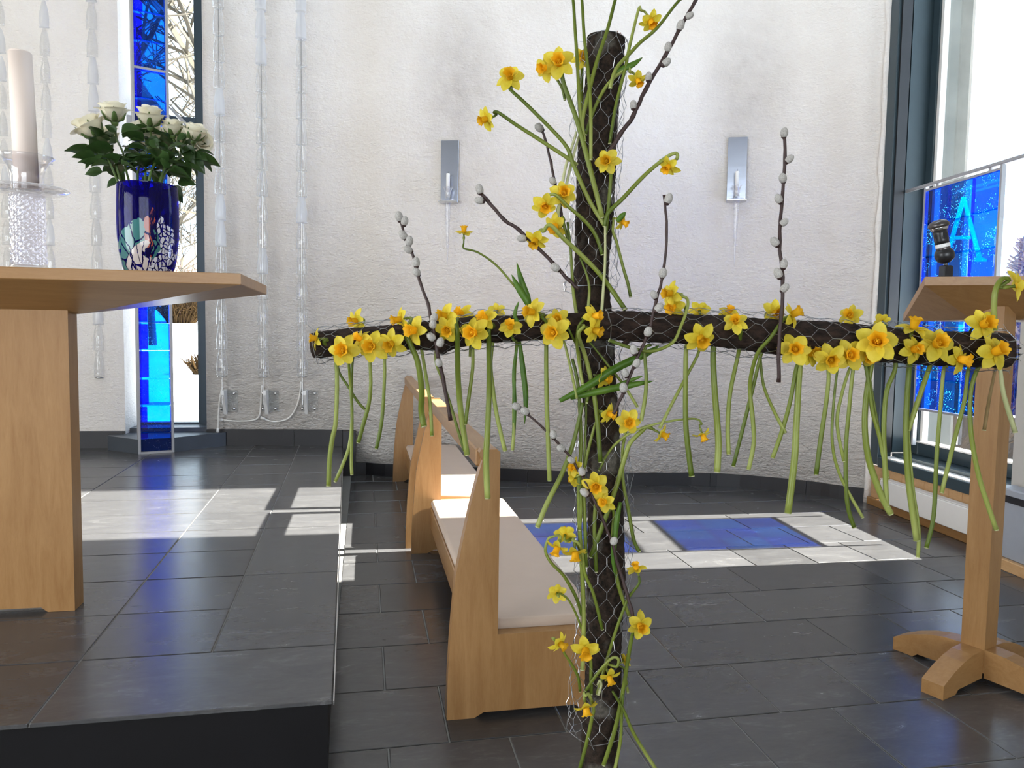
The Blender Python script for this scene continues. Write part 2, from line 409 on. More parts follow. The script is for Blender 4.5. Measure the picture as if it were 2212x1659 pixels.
def wall_hit(x, y, off=0):                             # where the view ray meets the back wall, pulled off the wall
    r = ray(x, y)
    for a, b in zip(WALL_B, WALL_B[1:]):
        t = (Vector(b)-Vector(a)).normalized(); n = V(-t.y, t.x, 0)
        p = CAM + r*((V(*a, 0)-n*off-CAM).dot(n)/r.dot(n)); s = (p.xy-Vector(a)).dot(t)
        if -.02 <= s <= (Vector(b)-Vector(a)).length+.02: return p, n
    return None
m = MB(); m.box((-4.7, -6.2, -.3), (-4.5, -1.3, 6.6)); m.box((-4.7, 1.7, -.3), (-4.5, 5.9, 6.6)); m.box((-4.7, -1.3, -.3), (-4.5, 1.7, .2)); m.box((-4.7, -1.3, 2.5), (-4.5, 1.7, 6.6)); struct(m.build('wall_left', 'white_paint'))
o = thing('window_5', '', 'x', (-4.6, 0, 0)); del o['label']; del o['category']; struct(o)
f = MB()
for y in (-1.3, .17, 1.64): f.box((-.04, y, .2), (.04, y+.06, 2.5))
f.box((-.04, -1.3, .2), (.04, 1.7, .26)); f.box((-.04, -1.3, 2.44), (.04, 1.7, 2.5)); f.build('window_frame', 'frame_steel', o)
MB().box((-.005, -1.3, .2), (.005, 1.7, 2.5)).build('pane', 'window_glass', o)
m = MB(); m.box((-4.7, -6.2, -.3), (-3.2, -6, 6.6)); m.box((2.0, -6.2, -.3), (3.3, -6, 6.6)); m.box((-3.2, -6.2, -.3), (2.0, -6, .15)); m.box((-3.2, -6.2, 3.3), (2.0, -6, 6.6))
struct(m.build('wall_rear', 'white_paint'))
o = thing('added_window_rear', 'large unseen window added in the rear wall for fill', 'window', (0, -6.1, 0)); del o['label']; del o['category']; struct(o)  # unseen rear window, added to go with the fill lamp
f = MB()
for x in (-3.2, -1.5, .3, 1.94): f.box((x, -.04, .15), (x+.06, .04, 3.3))
f.box((-3.2, -.04, .15), (2, .04, .21)); f.box((-3.2, -.04, 3.24), (2, .04, 3.3)); f.build('window_frame', 'frame_steel', o)
MB().box((-3.2, -.005, .15), (2, .005, 3.3)).build('pane', 'window_glass', o)
m = MB(); m.box((-4.7, -6.2, 6.6), (3.6, 2.6, 6.75)); m.box((-4.7, 4.0, 6.6), (3.6, 6.2, 6.75)); m.box((-4.7, 2.6, 6.6), (-1.85, 4.0, 6.75)); m.box((2.85, 2.6, 6.6), (3.6, 4.0, 6.75))
struct(m.build('ceiling', 'white_paint'))
o = thing('added_window_roof', '', 'w', (0, 0, 6.7)); del o['label']; del o['category']; struct(o)  # unseen roof opening, added above the overhead fill lamp
MB().box((-1.85, 2.6, 0), (2.85, 4.0, .01)).build('pane', 'window_glass', o)
f = MB(); f.box((.47, 2.6, -.03), (.53, 4.0, -.001)); f.build('window_frame', 'frame_steel', o)

# right wall in its own frame: s along the wall (equals y at n = 0), n outwards
def RW(s, n, z): return (2.99+.1*(s-3.28)+n*.995, s-n*.0995, z)
m = MB()
m.box((-6.2, 0, -.3), (2.93, .36, 6.6), 0, RW); m.box((2.93, 0, 4.25), (4.5, .36, 6.6), 0, RW);
struct(m.build('wall_right', 'white_paint'))
MB().box((4.055, .0, .0), (4.3, .26, 6.6), 0, RW).build('plaster_return', 'plaster', wb)
P_ = [V(*RW(4.068, -.012+.006*math.sin(k*1.7), .0+k*.12)) for k in range(40)]
MB().tube(P_, [.02+.004*math.sin(k*2.3) for k in range(40)], 8).build('plaster_edge', 'plaster', wb, True)
# floor
fl = thing('floor', '', 'f'); del fl['label']; del fl['category']; struct(fl)
MB().box((-4.6, -6.1, -.3), (3.3, 5.8, -.0028)).build('screed', 'grout', fl)
TM = {}
def tile(parent, x0, x1, y0, y1, z, shear=0, mat='slate_tile'):
    g = .0022; wd = round(x1-x0, 3); ln = round(y1-y0, 3); k = (wd, ln, shear, mat)
    if k not in TM:
        b = MB().box((-wd/2+g, -ln/2+g, -.010), (wd/2-g, ln/2-g, 0), .0016, (lambda x, y, zz: (x+shear*y, y, zz)))
        TM[k] = b.mesh('tile'); TM[k].materials.append(MATS[mat])
    cyy = (y0+y1)/2
    o = put('tile', TM[k], parent, ((x0+x1)/2, cyy, z+random.uniform(-.0006, .0004))); return o
OX, OY = .059, 1.7806
ROWS = {2: [1, 3, 5, 7, 9, 13, 15, 17, 19], 1: [0, 2, 4, 6, 10, 12, 14, 18, 20], 0: [1, 3, 5, 7, 9, 11, 15, 17], -1: [0, 2, 4, 6, 8, 10, 14, 16, 18]}
for j in range(-4, 12):
    par = 1 if j % 2 == 0 else 0
    if j in ROWS: b = ROWS[j]
    else:
        b = [par]; rr = random.Random(j*31+5)
        while b[-1] < 20: b.append(b[-1]+(4 if rr.random() < .45 else 2))
    b = [-1] + b if b[0] > -1 else b
    for i0, i1 in zip(b, b[1:]):
        x0 = OX+.15*i0; x1 = OX+.15*i1; y0 = OY+.3*j; x0 = max(x0, -.1)
        if y0 < 1.0: continue
        if (y0 > 5.4 and x0 > 0) or (x0 > 1.3 and y0 > 4.95) or (x0 > 2.6 and y0 > 4.4): continue
        tile(fl, x0, x1, y0, y0+.3, 0)
# altar platform
pf = thing('platform', '', 'p'); del pf['label']; del pf['category']; struct(pf)
SH = -.0212
def EX(y): return -.066+SH*(y-1.65)
m = MB(); m.prism([(EX(1.66)-.013, 1.672, 0), (EX(5.6)-.013, 5.6, 0), (-4.5, 5.6, 0), (-4.5, 1.672, 0)], (0, 0, HP-.0113)); m.build('platform_core', 'riser_black', pf)
m = MB(); m.prism([(EX(1.66)-.004, 1.656, HP-.011), (EX(5.6)-.004, 5.6, HP-.011), (-4.5, 5.6, HP-.011), (-4.5, 1.656, HP-.011)], (0, 0, .0082)); m.build('grout_bed', 'grout', pf)
MB().box((-4.5, 1.662, .004), (EX(1.65)-.0125, 1.671, HP-.012)).build('riser_panel', 'riser_black', pf)
m = MB(); m.prism([(EX(1.648)-.0005, 1.648, HP-.0095), (EX(1.648)+.0022, 1.648, HP-.0095), (EX(5.4)+.0022, 5.4, HP-.0095), (EX(5.4)-.0005, 5.4, HP-.0095)], (0, 0, .009)); m.build('edge_trim', 'steel', pf)
def ptile(a, b, y0, y1): ym = (y0+y1)/2; tile(pf, a+EX(ym), b+EX(ym), y0, y1, HP, SH)
Y0 = 1.647
rows = [Y0, 1.953]+[1.953+.305*k for k in range(1, 13)]
ptile(-.61, -.001, rows[0], rows[1]); ptile(-1.22, -.61, rows[0], rows[1]); ptile(-1.83, -1.22, rows[0], rows[1])
k = 1
while k < 13:
    e = min(k+2, 13); ptile(-.305, -.001, rows[k], rows[e]); k += 2
for k in range(1, 13):
    ptile(-.61, -.305, rows[k], rows[k+1])
    for q in range(2, 8):
        if q % 2 == 0: ptile(-.61-.305*(q), -.61-.305*(q-2), rows[k], rows[k+1])
# slate skirting along the walls, laid in pieces
def skirting(name, pts, z, hh, step, mat='slate_dark', th=.014):
    sk = thing(name, '', 'x'); del sk['label']; del sk['category']; struct(sk)
    P = [Vector(p) for p in pts]; seg = []; acc = [P[0]]; L = 0
    for a, b in zip(P, P[1:]):
        d = (b-a).length; t = 0
        while L+(d-t) >= step:
            t += step-L; q = a.lerp(b, t/d); acc.append(q); seg.append(acc); acc = [q]; L = 0
        L += d-t; acc.append(b)
    seg.append(acc)
    for s in seg:
        if len(s) < 2 or (s[-1]-s[0]).length < .01: continue
        ins = [];
        s = [s[0]+(s[1]-s[0]).normalized()*.0015]+s[1:-1]+[s[-1]+(s[-2]-s[-1]).normalized()*.0015]
        n = len(s)
        for i, p in enumerate(s):
            t = (s[min(i+1, n-1)]-s[max(i-1, 0)]).normalized(); ins.append((p.x+t.y*th, p.y-t.x*th))
        vs = [(p.x, p.y, z) for p in s]+[(a, b, z) for a, b in ins]+[(p.x, p.y, z+hh) for p in s]+[(a, b, z+hh) for a, b in ins]
        fs = []
        for i in range(n-1): fs += [(n+i, n+i+1, 3*n+i+1, 3*n+i), (3*n+i, 3*n+i+1, 2*n+i+1, 2*n+i)]
        fs += [(0, n, 3*n, 2*n), (2*n-1, n-1, 3*n-1, 4*n-1)]
        MB().add(vs, fs).build('skirting_tile', mat, sk)
xs = EX(5.4)
skirting('baseboard_platform', [p for p in WALL_B if p[0] < xs+.0]+[(xs+.08, 5.33)], HP, .115, .6)
skirting('baseboard_left', WALL_A, HP, .115, .6)
skirting('baseboard_back', [(xs+.08, 5.34)]+[p for p in WALL_B if p[0] > xs+.1], 0, .085, .62)
b = D.objects['baseboard_back']; MB().box((EX(5.4)+.0, 5.3, 0), (EX(5.4)+.085, 5.4, .31)).build('step_block', 'slate_dark', b)

# ---------------------------------------------------------------- narrow window with slate sill
w1 = thing('window_1', '', 'x'); del w1['label']; del w1['category']; struct(w1)
gy = WR[1]+.25
def gp(x, y): return onplane(x, y, (0, gy, 0), (0, 1, 0))
fx1 = gp(428, 600).x; zb = gp(436, 911).z; zt = gp(436, 268).z; fx0 = WL[0]-.06
f = MB(); f.box((fx1, gy-.04, HP), (fx1+.12, gy+.04, 5)); f.box((fx0-.06, gy-.04, HP), (fx0, gy+.04, 5))
f.box((fx0, gy-.04, zb-.07), (fx1, gy+.04, zb)); f.box((fx0, gy-.05, zt-.03), (fx1, gy+.04, zt+.03)); f.build('window_frame', 'frame_steel', w1)
MB().box((fx0, gy-.005, zb), (fx1, gy+.005, 5)).build('pane', 'window_glass', w1)
s0 = onz(233, 972, HP); s1 = onz(298, 981, HP); s2 = onz(376, 976, HP); s3 = onz(488, 963, HP)
MB().prism([s0, s1, s2, s3, (WR[0]+.07, WR[1]-.005, HP), (fx1+.1, gy-.04, HP), (fx0-.05, gy-.04, HP), (WL[0]-.1, WL[1]-.005, HP)], (0, 0, .095)).build('window_sill', 'slate_sill', w1)
MB().box((fx0-.05, WR[1]+.02, HP+.095), (fx1+.1, gy-.04, HP+.125)).build('inner_sill', 'slate_sill', w1)

# column of blue glass blocks in front of it
c0 = onz(299, 982, HP); c1 = onz(377, 977, HP); ux = (c1-c0); CWD = ux.length; ux.normalize(); uy = V(-ux.y, ux.x, 0)
cm = Matrix((ux, uy, V(0, 0, 1))).transposed()
colm = thing('glass_column', 'tall column of stacked blue glass blocks in a slim grey metal frame before the narrow window', 'glass panel', c0-uy*.001, cm)
for x in (0, CWD-.016): MB().box((x, 0, 0), (x+.016, .07, 4.6), .002).build('frame_post', 'frame_alu', colm)
def colz(y): return onplane(300, y, c0, uy).z-HP
zs = [.016]+[colz(y) for y in (936, 878, 819, 757, 697)]
st = zs[-1]-zs[-2]
while zs[-1] < 4.3: zs.append(zs[-1]+st)
zbar = colz(140); i = min(range(len(zs)), key=lambda k: abs(zs[k]-zbar))
for z in (0, zs[i]-.006, zs[i]+2*st-.006 if False else zs[i-2]-.004): MB().box((.016, .005, z), (CWD-.016, .06, z+.014)).build('frame_bar', 'frame_alu', colm)
for a, b in zip(zs, zs[1:]):
    MB().box((.018, .012, a+.011 if a in (zs[i], zs[i-2]) else a+.0006), (CWD-.018, .05, b-.007 if b in (zs[i], zs[i-2]) else b-.0006), .004).build('glass_block', 'blue_glass', colm)
for a, b in zip(zs, zs[1:]): MB().box((.020, .0505, a+.008), (.018+(CWD-.036)*random.uniform(.22, .32), .062, b-.008), .003).build('side_reflection', 'blue_glass_deep', colm)  # darker slab put in for the side reflection at each block's left
q = colz(268); MB().box((CWD-.004, .02, q-.012), (CWD+.2, .035, q+.014)).build('support_bracket', 'frame_alu', colm)
m = MB(); m.prism([(CWD, .03, q+.14), (CWD+.02, .03, q+.14), (CWD+.16, .03, q+.01), (CWD+.12, .03, q+.01)], (0, .012, 0)); m.build('support_bracket', 'frame_alu', colm)
MB().box((-.03, .01, q-.02), (.0, .04, q+.05)).build('support_bracket', 'frame_alu', colm)

# ---------------------------------------------------------------- large window on the right
w2 = thing('window_2', '', 'x'); del w2['label']; del w2['category']; struct(w2)
def rbox(name, mat, lo, hi, parent, ch=0): return MB().box(lo, hi, ch, RW).build(name, mat, parent)
rbox('window_frame', 'frame_steel', (3.97, -.015, .25), (4.05, .07, 4.25), w2, .004)
rbox('frame_groove', 'black_plastic', (3.955, .0, .33), (3.969, .06, 4.25), w2)
rbox('jamb_lining', 'frame_steel', (3.962, .071, .33), (4.05, .25, 4.25), w2)
rbox('window_frame', 'frame_steel', (2.93, -.015, .24), (3.969, .07, .30), w2, .004)
rbox('sill_groove', 'white_metal', (2.93, .0, .3002), (3.95, .075, .306), w2)
rbox('sill_lining', 'frame_steel', (2.93, .071, .24), (3.96, .2, .325), w2)
rbox('sash', 'frame_steel', (3.90, .19, .325), (3.96, .25, 4.2), w2, .004)
rbox('sash', 'frame_steel', (2.95, .19, .325), (3.90, .25, .40), w2, .004)
rbox('sash', 'frame_steel', (2.92, .07, .325), (2.95, .25, 4.2), w2, .004)
rbox('glazing_bead', 'white_metal', (2.95, .18, .401), (3.9, .2, .41), w2)
rbox('glazing_bead', 'white_metal', (3.875, .2, .41), (3.899, .235, 4.2), w2)
rbox('pane', 'window_glass', (2.95, .215, .4), (3.9, .225, 4.22), w2)
wp = thing('trim_1', '', 'x'); del wp['label']; del wp['category']; struct(wp)
x = 2.45
while x < 4.03:
    rbox('plank', 'pine', (x+.001, .0, .0), (min(x+.098, 4.05)-.001, .02, .239), wp, .002); x += .1
rbox('base_batten', 'maple_y', (2.45, -.03, 0.0), (4.04, -.001, .045), wp, .003)
rd = thing('radiator', 'long white flat panel radiator on the pine boards under the big window', 'radiator', RW(3.4, -.04, .06))
iv = inv_of(rd)
MB().box((2.99, -.062, .055), (3.86, -.02, .185), .004, RW).build('front_panel', 'white_metal', rd, inv=iv)
MB().box((2.985, -.058, .186), (3.865, -.012, .192), .001, RW).build('top_grille', 'white_metal', rd, inv=iv)
for s in (3.1, 3.7): MB().box((s, -.019, .08), (s+.03, .0, .16), 0, RW).build('wall_bracket', 'white_metal', rd, inv=iv)
gb = thing('heater_casing', 'grey upright casing on a knotty pine block at the right edge behind the lectern', 'cabinet', RW(2.7, -.1, 0))
iv = inv_of(gb)
MB().box((2.4, -.17, .0), (2.9, -.04, .05), .003, RW).build('plinth', 'pine', gb, inv=iv)
MB().box((2.4, -.15, .05), (2.85, -.045, .36), .006, RW).build('casing', 'grey_panel', gb, inv=iv)
MB().box((2.45, -.153, .3), (2.8, -.1495, .33), 0, RW).build('vent_slot', 'black_plastic', gb, inv=iv)

# blue glass panels hung in the big window
pn = .075
def rwp(x, y):
    p = onplane(x, y, RW(3.5, pn, 1), (.995, -.0995, 0)); return p
def s_of(p): return p.y+.0995*pn
sl = sum(s_of(rwp(*q)) for q in ((1998, 405), (1986, 878)))/2; sr = sum(s_of(rwp(*q)) for q in ((2170, 372), (2125, 905)))/2
zt2 = (rwp(2000, 407).z+rwp(2172, 374).z)/2; zb1 = (rwp(1985, 878).z+rwp(2125, 905).z)/2
zr = rwp(2070, 384).z
pw = thing('glass_panel', 'framed blue glass panels hung on rods in the big window behind the lectern', 'glass panel', RW(3.5, pn, zb1))
iv = inv_of(pw)
def pb(name, mat, lo, hi, ch=0): return MB().box(lo, hi, ch, RW).build(name, mat, pw, inv=iv)
pb('rod', 'frame_alu', (2.95, pn-.012, zr), (sl+.19, pn+.006, zr+.018), .003)
for s in (sl+.004, sr-.018): pb('frame_post', 'frame_alu', (s, pn-.01, .405), (s+.014, pn+.012, zr))
cw = (sl-sr)/3
def blocks(z0, z1, n):
    hh = (z1-z0)/n
    for r in range(n):
        for c in range(3):
            a = sr+c*cw; deep = (c == 0)
            pb('glass_block', 'blue_glass_light' if (c+r) % 2 else 'blue_glass', (a+.0006, pn-.012, z0+r*hh+.0006), (a+cw-.0006, pn+.014, z0+(r+1)*hh-.0006), .005)
zgap0 = zb1+.50; zgap1 = zb1+.665
blocks(zb1, zgap0, 3); blocks(zgap1, zt2, 3)
for z in (zb1-.014, zgap0+.001, zgap1-.013, zt2+.001): pb('frame_bar', 'frame_alu', (sr-.004, pn-.008, z), (sl+.004, pn+.01, z+.012))
for s in (sr+.06, sl-.1): pb('hanger', 'frame_alu', (s, pn-.006, zt2+.001), (s+.02, pn+.004, zr))
# raised capital A on the upper panel
def A(u, v): return onplane(1900+u/5.53, 340+v/5.53, RW(3.5, pn-.0125, 1), (.995, -.0995, 0))
nn = V(-.995, .0995, 0)*.004
for poly in ([(985, 470), (1030, 470), (1225, 1190), (1285, 1215), (1285, 1245), (1140, 1245), (1140, 1215), (1165, 1190)], [(985, 470), (1015, 560), (830, 1190), (870, 1215), (870, 1240), (745, 1240), (745, 1215), (785, 1190)], [(880, 940), (1090, 935), (1098, 975), (872, 982)]):
    MB().prism([A(*q) for q in poly], nn).build('letter_stroke', 'blue_glass_letter', pw, inv=iv)

# ---------------------------------------------------------------- altar
al = thing('altar', 'pale maple altar table with hull-shaped underside on the slate platform', 'altar', (-1.1, 2.34, HP))
iv = inv_of(al)
x0, x1, ya, yb, zt_, ze, zr_ = -1.9, -.318, 2.075, 2.605, 1.157, 1.127, 1.047
m = MB(); vs = []
for i, (zz, k) in enumerate(((zt_, .002), (zt_-.002, 0), (ze+.002, 0), (ze, .002))):
    vs += [(x0+k, ya+k, zz), (x1-k, ya+k, zz), (x1-k, yb-k, zz), (x0+k, yb-k, zz)]
vs += [(-1.40, 2.34, zr_), (-.80, 2.34, zr_)]
fs = [(0, 1, 2, 3)]
for r in range(3):
    for k in range(4): fs.append(((r+1)*4+k, (r+1)*4+(k+1) % 4, r*4+(k+1) % 4, r*4+k))
fs += [(12, 16, 17, 13), (13, 17, 14), (14, 17, 16, 15), (15, 16, 12)]
m.add(vs, fs).build('table_top', 'maple_x', al, inv=iv)
m = MB()
prof = [(-.817, HP), (-.817, 1.062), (-1.38, 1.062), (-1.38, HP), (-1.31, HP), (-1.295, HP+.014), (-.905, HP+.014), (-.888, HP)]
m.prism([(x, 2.309, z) for x, z in prof][::-1], (0, .068, 0)); m.build('pedestal', 'maple_z', al, inv=iv)

# ---------------------------------------------------------------- communion kneelers
NP = [(964.7, 1554), (967, 1469), (973, 1373), (984, 1246), (999, 1172), (1015, 1098), (1031, 1034), (1042, 995)]
prof = [(lambda p: (p.x, max(p.z, 0)))(onplane(x, y, (0, 1.885, 0), (0, 1, 0))) for x, y in NP]
prof[0] = (prof[0][0], 0); TOPZ = .712; XR = .345
prof = [p for p in prof if p[1] < TOPZ-.02] + [(.290, TOPZ-.008), (.296, TOPZ), (XR-.008, TOPZ), (XR, TOPZ-.008), (XR, .222), (.635, .222), (.655, .20), (.655, 0), (.58, 0), (.56, .014), (.31, .014), (.285, 0)]
def panel_mesh(): m = MB(); m.prism([(x, 0, z) for x, z in prof][::-1], (0, .036, 0)); me = m.mesh('end_panel'); me.materials.append(MATS['maple_z']); return me
PM = panel_mesh()
def cushion_mesh(L):
    m = MB(); n = 5; prof = []; x0, x1, z0, z1, r = .297, .637, .2135, .250, .017
    for (cx_, cz, a0) in ((x1-r, z0+r*.6, -90), (x1-r, z1-r, 0), (x0+r, z1-r, 90), (x0+r, z0+r*.6, 180)):
        for k in range(n):
            a = math.radians(a0+90*k/(n-1)); rr = r if cz > z0+r else r*.6
            prof.append((cx_+rr*math.cos(a), cz+rr*math.sin(a)))
    cxm = (x0+x1)/2; czm = (z0+z1)/2; vs = []; sec = [(0, .86), (.006, .95), (.018, 1), (.06, 1)]
    ys = [(a, b) for a, b in sec]+[(L-a, b) for a, b in sec[::-1]]
    for y, k in ys: vs += [(cxm+(x-cxm)*(1-(1-k)*.5), y, czm+(z-czm)*k) for x, z in prof]
    N = len(prof); fs = []
    for i in range(len(ys)-1):
        for k in range(N): fs.append((i*N+(k+1) % N, i*N+k, (i+1)*N+k, (i+1)*N+(k+1) % N))
    fs += [tuple(range(N)), tuple((len(ys)-1)*N+k for k in range(N-1, -1, -1))]
    return m.add(vs, fs)
def kneeler(y0, y1, label, dx=0):
    t = thing('communion_kneeler', label, 'kneeler', (dx, y0, 0), None, 'communion kneelers in a line')
    put('end_panel', PM, t, (0, 0, 0)); put('end_panel', PM, t, (0, y1-y0-.036, 0)); L = y1-y0
    MB().box((.286, .036, TOPZ-.05), (XR-.002, L-.036, TOPZ-.003), .004).build('arm_rail', 'maple_y', t)
    cushion_mesh(L-.076).build('cushion', 'cushion', t, True, (0, .038, 0))
    MB().box((.297, .036, .115), (.319, L-.036, .2135), .003).build('side_rail', 'maple_y', t)
    MB().box((.617, .036, .115), (.639, L-.036, .2135), .003).build('side_rail', 'maple_y', t)
    MB().box((.32, .036, .195), (.616, L-.036, .2135)).build('seat_board', 'maple_y', t)
kneeler(1.885, 3.415, 'nearer maple kneeler with arm rail and long beige cushion, right beside the cross')
kneeler(3.470, 5.09, 'farther maple kneeler with arm rail and beige cushion, close to the curved wall', -.022)

# ---------------------------------------------------------------- lectern
lec = thing('lectern', 'maple lectern with slanted top on a square post and four curved feet', 'lectern', (1.815, 1.88, 0))
iv = inv_of(lec)
dv = V(.487, .873, 0); wv = V(.873, -.487, 0); N0 = at(1998, 598, 2.13); zN = N0.z
def LT(u, v, dz): p = N0+wv*u+dv*v; return (p.x, p.y, zN-.32*v+dz)
Wd, Dp, th = .44, .30, .024
m = MB(); vs = []
for dz in (0, -th): vs += [LT(0, 0, dz), LT(Wd, 0, dz), LT(Wd, Dp, dz), LT(0, Dp, dz)]
vs += [LT(Wd*.36, Dp*.5, -th-.045), LT(Wd*.64, Dp*.5, -th-.045)]
fs = [(0, 1, 2, 3), (4, 5, 1, 0), (5, 6, 2, 1), (6, 7, 3, 2), (7, 4, 0, 3), (4, 8, 9, 5), (5, 9, 6), (6, 9, 8, 7), (7, 8, 4)]
m.add(vs, fs).build('desk_top', 'maple_x', lec, inv=iv)
b = MB(); b.prism([LT(0.02, Dp-.001, 0), LT(Wd-.02, Dp-.001, 0), LT(Wd-.02, Dp-.015, 0), LT(.02, Dp-.015, 0)], (0, 0, .02)); b.build('book_ledge', 'maple_x', lec, inv=iv)
Av = V(-.934, -.356, 0); Bv = V(-.356, .934, 0); pc = V(1.815, 1.88, 0); hw = .034
q = [pc+Av*hw+Bv*hw, pc+Av*hw-Bv*hw, pc-Av*hw-Bv*hw, pc-Av*hw+Bv*hw]
m = MB(); m.prism([(p.x, p.y, .03) for p in q][::-1], (0, 0, 1.08)); m.build('post', 'maple_z', lec, inv=iv)
for dvec in (Av, -Av, Bv, -Bv):
    sd = V(-dvec.y, dvec.x, 0); pr = [(hw, .015), (hw, .10), (.09, .097), (.14, .086), (.19, .068), (.235, .046), (.245, .04), (.245, .0), (.18, 0), (.165, .012)]
    pts = [pc+dvec*a-sd*.031+V(0, 0, z) for a, z in pr]
    m = MB(); m.prism([tuple(p) for p in pts], tuple(sd*.062)); m.build('foot', 'maple_x', lec, inv=iv)

# microphone on the lectern
mb0 = at(2043, 596, 2.17)
mic = thing('microphone', 'black microphone with pale label band clipped on the lectern top', 'microphone', mb0)
iv = inv_of(mic)
p1 = at(2043, 566, 2.17); p2 = at(2026, 478, 2.16); ax = (p2-p1)
m = MB(); m.box((mb0.x-.015, mb0.y-.012, mb0.z-.005), (mb0.x+.015, mb0.y+.012, mb0.z+.03), .003); m.build('clip_base', 'black_plastic', mic, inv=iv)
MB().tube([mb0+V(0, 0, .028), mb0.lerp(p1, .7), p1+ax*.05], .0055, 8).build('neck', 'black_plastic', mic, inv=iv)
def seg(a, b, r0, r1, name, mat, n=18, rings=None):
    pts = [p1+ax*(a+(b-a)*i/4) for i in range(5)]; rr = rings or [r0+(r1-r0)*i/4 for i in range(5)]
    MB().tube(pts, rr, n).build(name, mat, mic, True, inv=iv)
seg(-.02, .30, 0, 0, 'shock_cup', 'black_plastic', rings=[.012, .0235, .0265, .026, .022])
seg(.301, .36, .0195, .0195, 'body', 'dark_metal')
seg(.361, .45, .0196, .0196, 'label_band', 'white_plastic')
seg(.451, .78, .0195, .019, 'body', 'black_plastic')
seg(.781, .85, .0215, .0245, 'collar', 'steel')
seg(.851, 1.03, 0, 0, 'grille', 'dark_metal', rings=[.0265, .0285, .027, .022, .009])
sw = p1+ax*.62; m = MB(); pp = sw-fw*.0195; m.box((pp.x-.005, pp.y-.003, pp.z-.009), (pp.x+.005, pp.y+.003, pp.z+.009)); m.build('switch', 'black_plastic', mic, inv=iv)

# ---------------------------------------------------------------- wall candle brackets
def sconce(px, py0, py1, wpx, label, clabel):
    p, n = wall_hit(px, (py0+py1)/2, .016); top = wall_hit(px, py0, .016)[0].z; bot = wall_hit(px, py1, .016)[0].z
    t_ = V(n.y, -n.x, 0); rot = Matrix((t_, n, V(0, 0, 1))).transposed()       # local x right, y into wall
    d = (p-CAM).dot(fw); hw = wpx/2*d/F; hh = top-bot
    t = thing('candle_bracket', label, 'sconce', V(p.x, p.y, bot), rot, 'candle brackets on the curved wall')
    MB().box((-hw, 0, .0), (hw, .014, hh), .002).build('back_plate', 'mirror_plate', t)
    MB().box((-hw, -.09, .0), (hw, -.0002, .006)).build('shelf', 'steel', t)
    cz = .0; pr = [(.0005, -.43), (.004, -.40), (.012, -.2), (.02, -.03), (.023, .007), (.026, .012), (.045, .013), (.045, .018), (.02, .022), (.017, .05), (.024, .085), (.034, .10), (.031, .10), (.02, .08), (.0135, .05), (.0135, .03), (0.0005, .03)]
    MB().lathe(pr, 20, (0, -.05, cz), False).build('glass_holder', 'crystal', t, True)
    hel = [V(.02*(1-k/60)*math.cos(k*.9)+0, -.05+.02*(1-k/60)*math.sin(k*.9), -.03-k*.0062) for k in range(58)]
    MB().tube(hel, .0022, 5).build('glass_spiral', 'crystal', t, True)
    cpos = rot @ V(0, -.05, .031)+V(p.x, p.y, bot)
    c = thing('taper_candle', clabel, 'candle', cpos)
    MB().lathe([(.0125, 0), (.0125, .155), (.011, .16), (.003, .161)], 14).build('wax', 'white_wax', c, True)
    MB().tube([(0, 0, .16), (.001, 0, .172)], .0012, 5).build('wick', 'wick', c)
sconce(971, 303, 440, 38, 'polished steel candle bracket on the wall left of the cross', 'short white candle in the bracket left of the cross')
sconce(1592, 296, 437, 40, 'polished steel candle bracket on the wall right of the cross', 'short white candle in the bracket right of the cross')

# ---------------------------------------------------------------- hanging strings of glass beads
BP = [(.012, .0), (.036, .001), (.0365, .008), (.034, .012), (.0355, .03), (.036, .06), (.0335, .095), (.029, .125), (.0245, .15), (.022, .164), (.021, .1735)]
def beadmesh(name, mat, tw):
    m = MB(); n = 16; m.lathe(BP, n, (0, 0, 0), False)
    me = m.mesh(name, True); me.materials.append(MATS[mat]); return me
BCLEAR = beadmesh('glass_bead', 'bead_clear', 0); BFROST = beadmesh('glass_bead', 'bead_frosted', 0); BCUT = beadmesh('glass_bead', 'bead_cut', 0)
def wplane(x, y, off):
    n = V(.09, .996, 0); return onplane(x, y, V(WR[0], WR[1], 0)-n*off, n)
STR = [(653, 812, (6, 13, 14), (9,), 'rightmost of the hanging glass bead strings, nearest the cross'),
       (569, 812, (4, 12, 13, 14), (7,), 'second hanging glass bead string from the right, ending above the middle bracket'),
       (480, 810, (5, 6, 10, 15), (9, 14, 2), 'hanging glass bead string just right of the narrow window'),
       (216, 813, (2, 10, 11, 14), (5,), 'hanging glass bead string just left of the narrow window, behind the roses'),
       (118, 815, (5, 8, 13), (6,), 'hanging glass bead string behind the big altar candle'),
       (27, 815, (7, 11, 12), (9, 3), 'leftmost hanging glass bead string, at the photo edge')]
for x, y, fr_, ct, lab in STR:
    b0 = wplane(x, y, .10)
    t = thing('bead_string', lab, 'glass string', b0, None, 'hanging strings of glass beads')
    MB().lathe([(.002, -.012), (.033, -.010), (.033, -.004), (.002, -.002)], 18).build('end_cap', 'steel', t, True)
    MB().tube([(0, 0, -.20), (0, 0, 4.985-b0.z)], .0026, 5).build('cord', 'steel', t)
    for k in range(22):
        z = k*.1745
        if b0.z+z+.18 > 4.98: break
        o = put('glass_bead', BFROST if k in fr_ else BCUT if k in ct else BCLEAR, t, (0, 0, z)); o.rotation_euler.z = random.random()*6
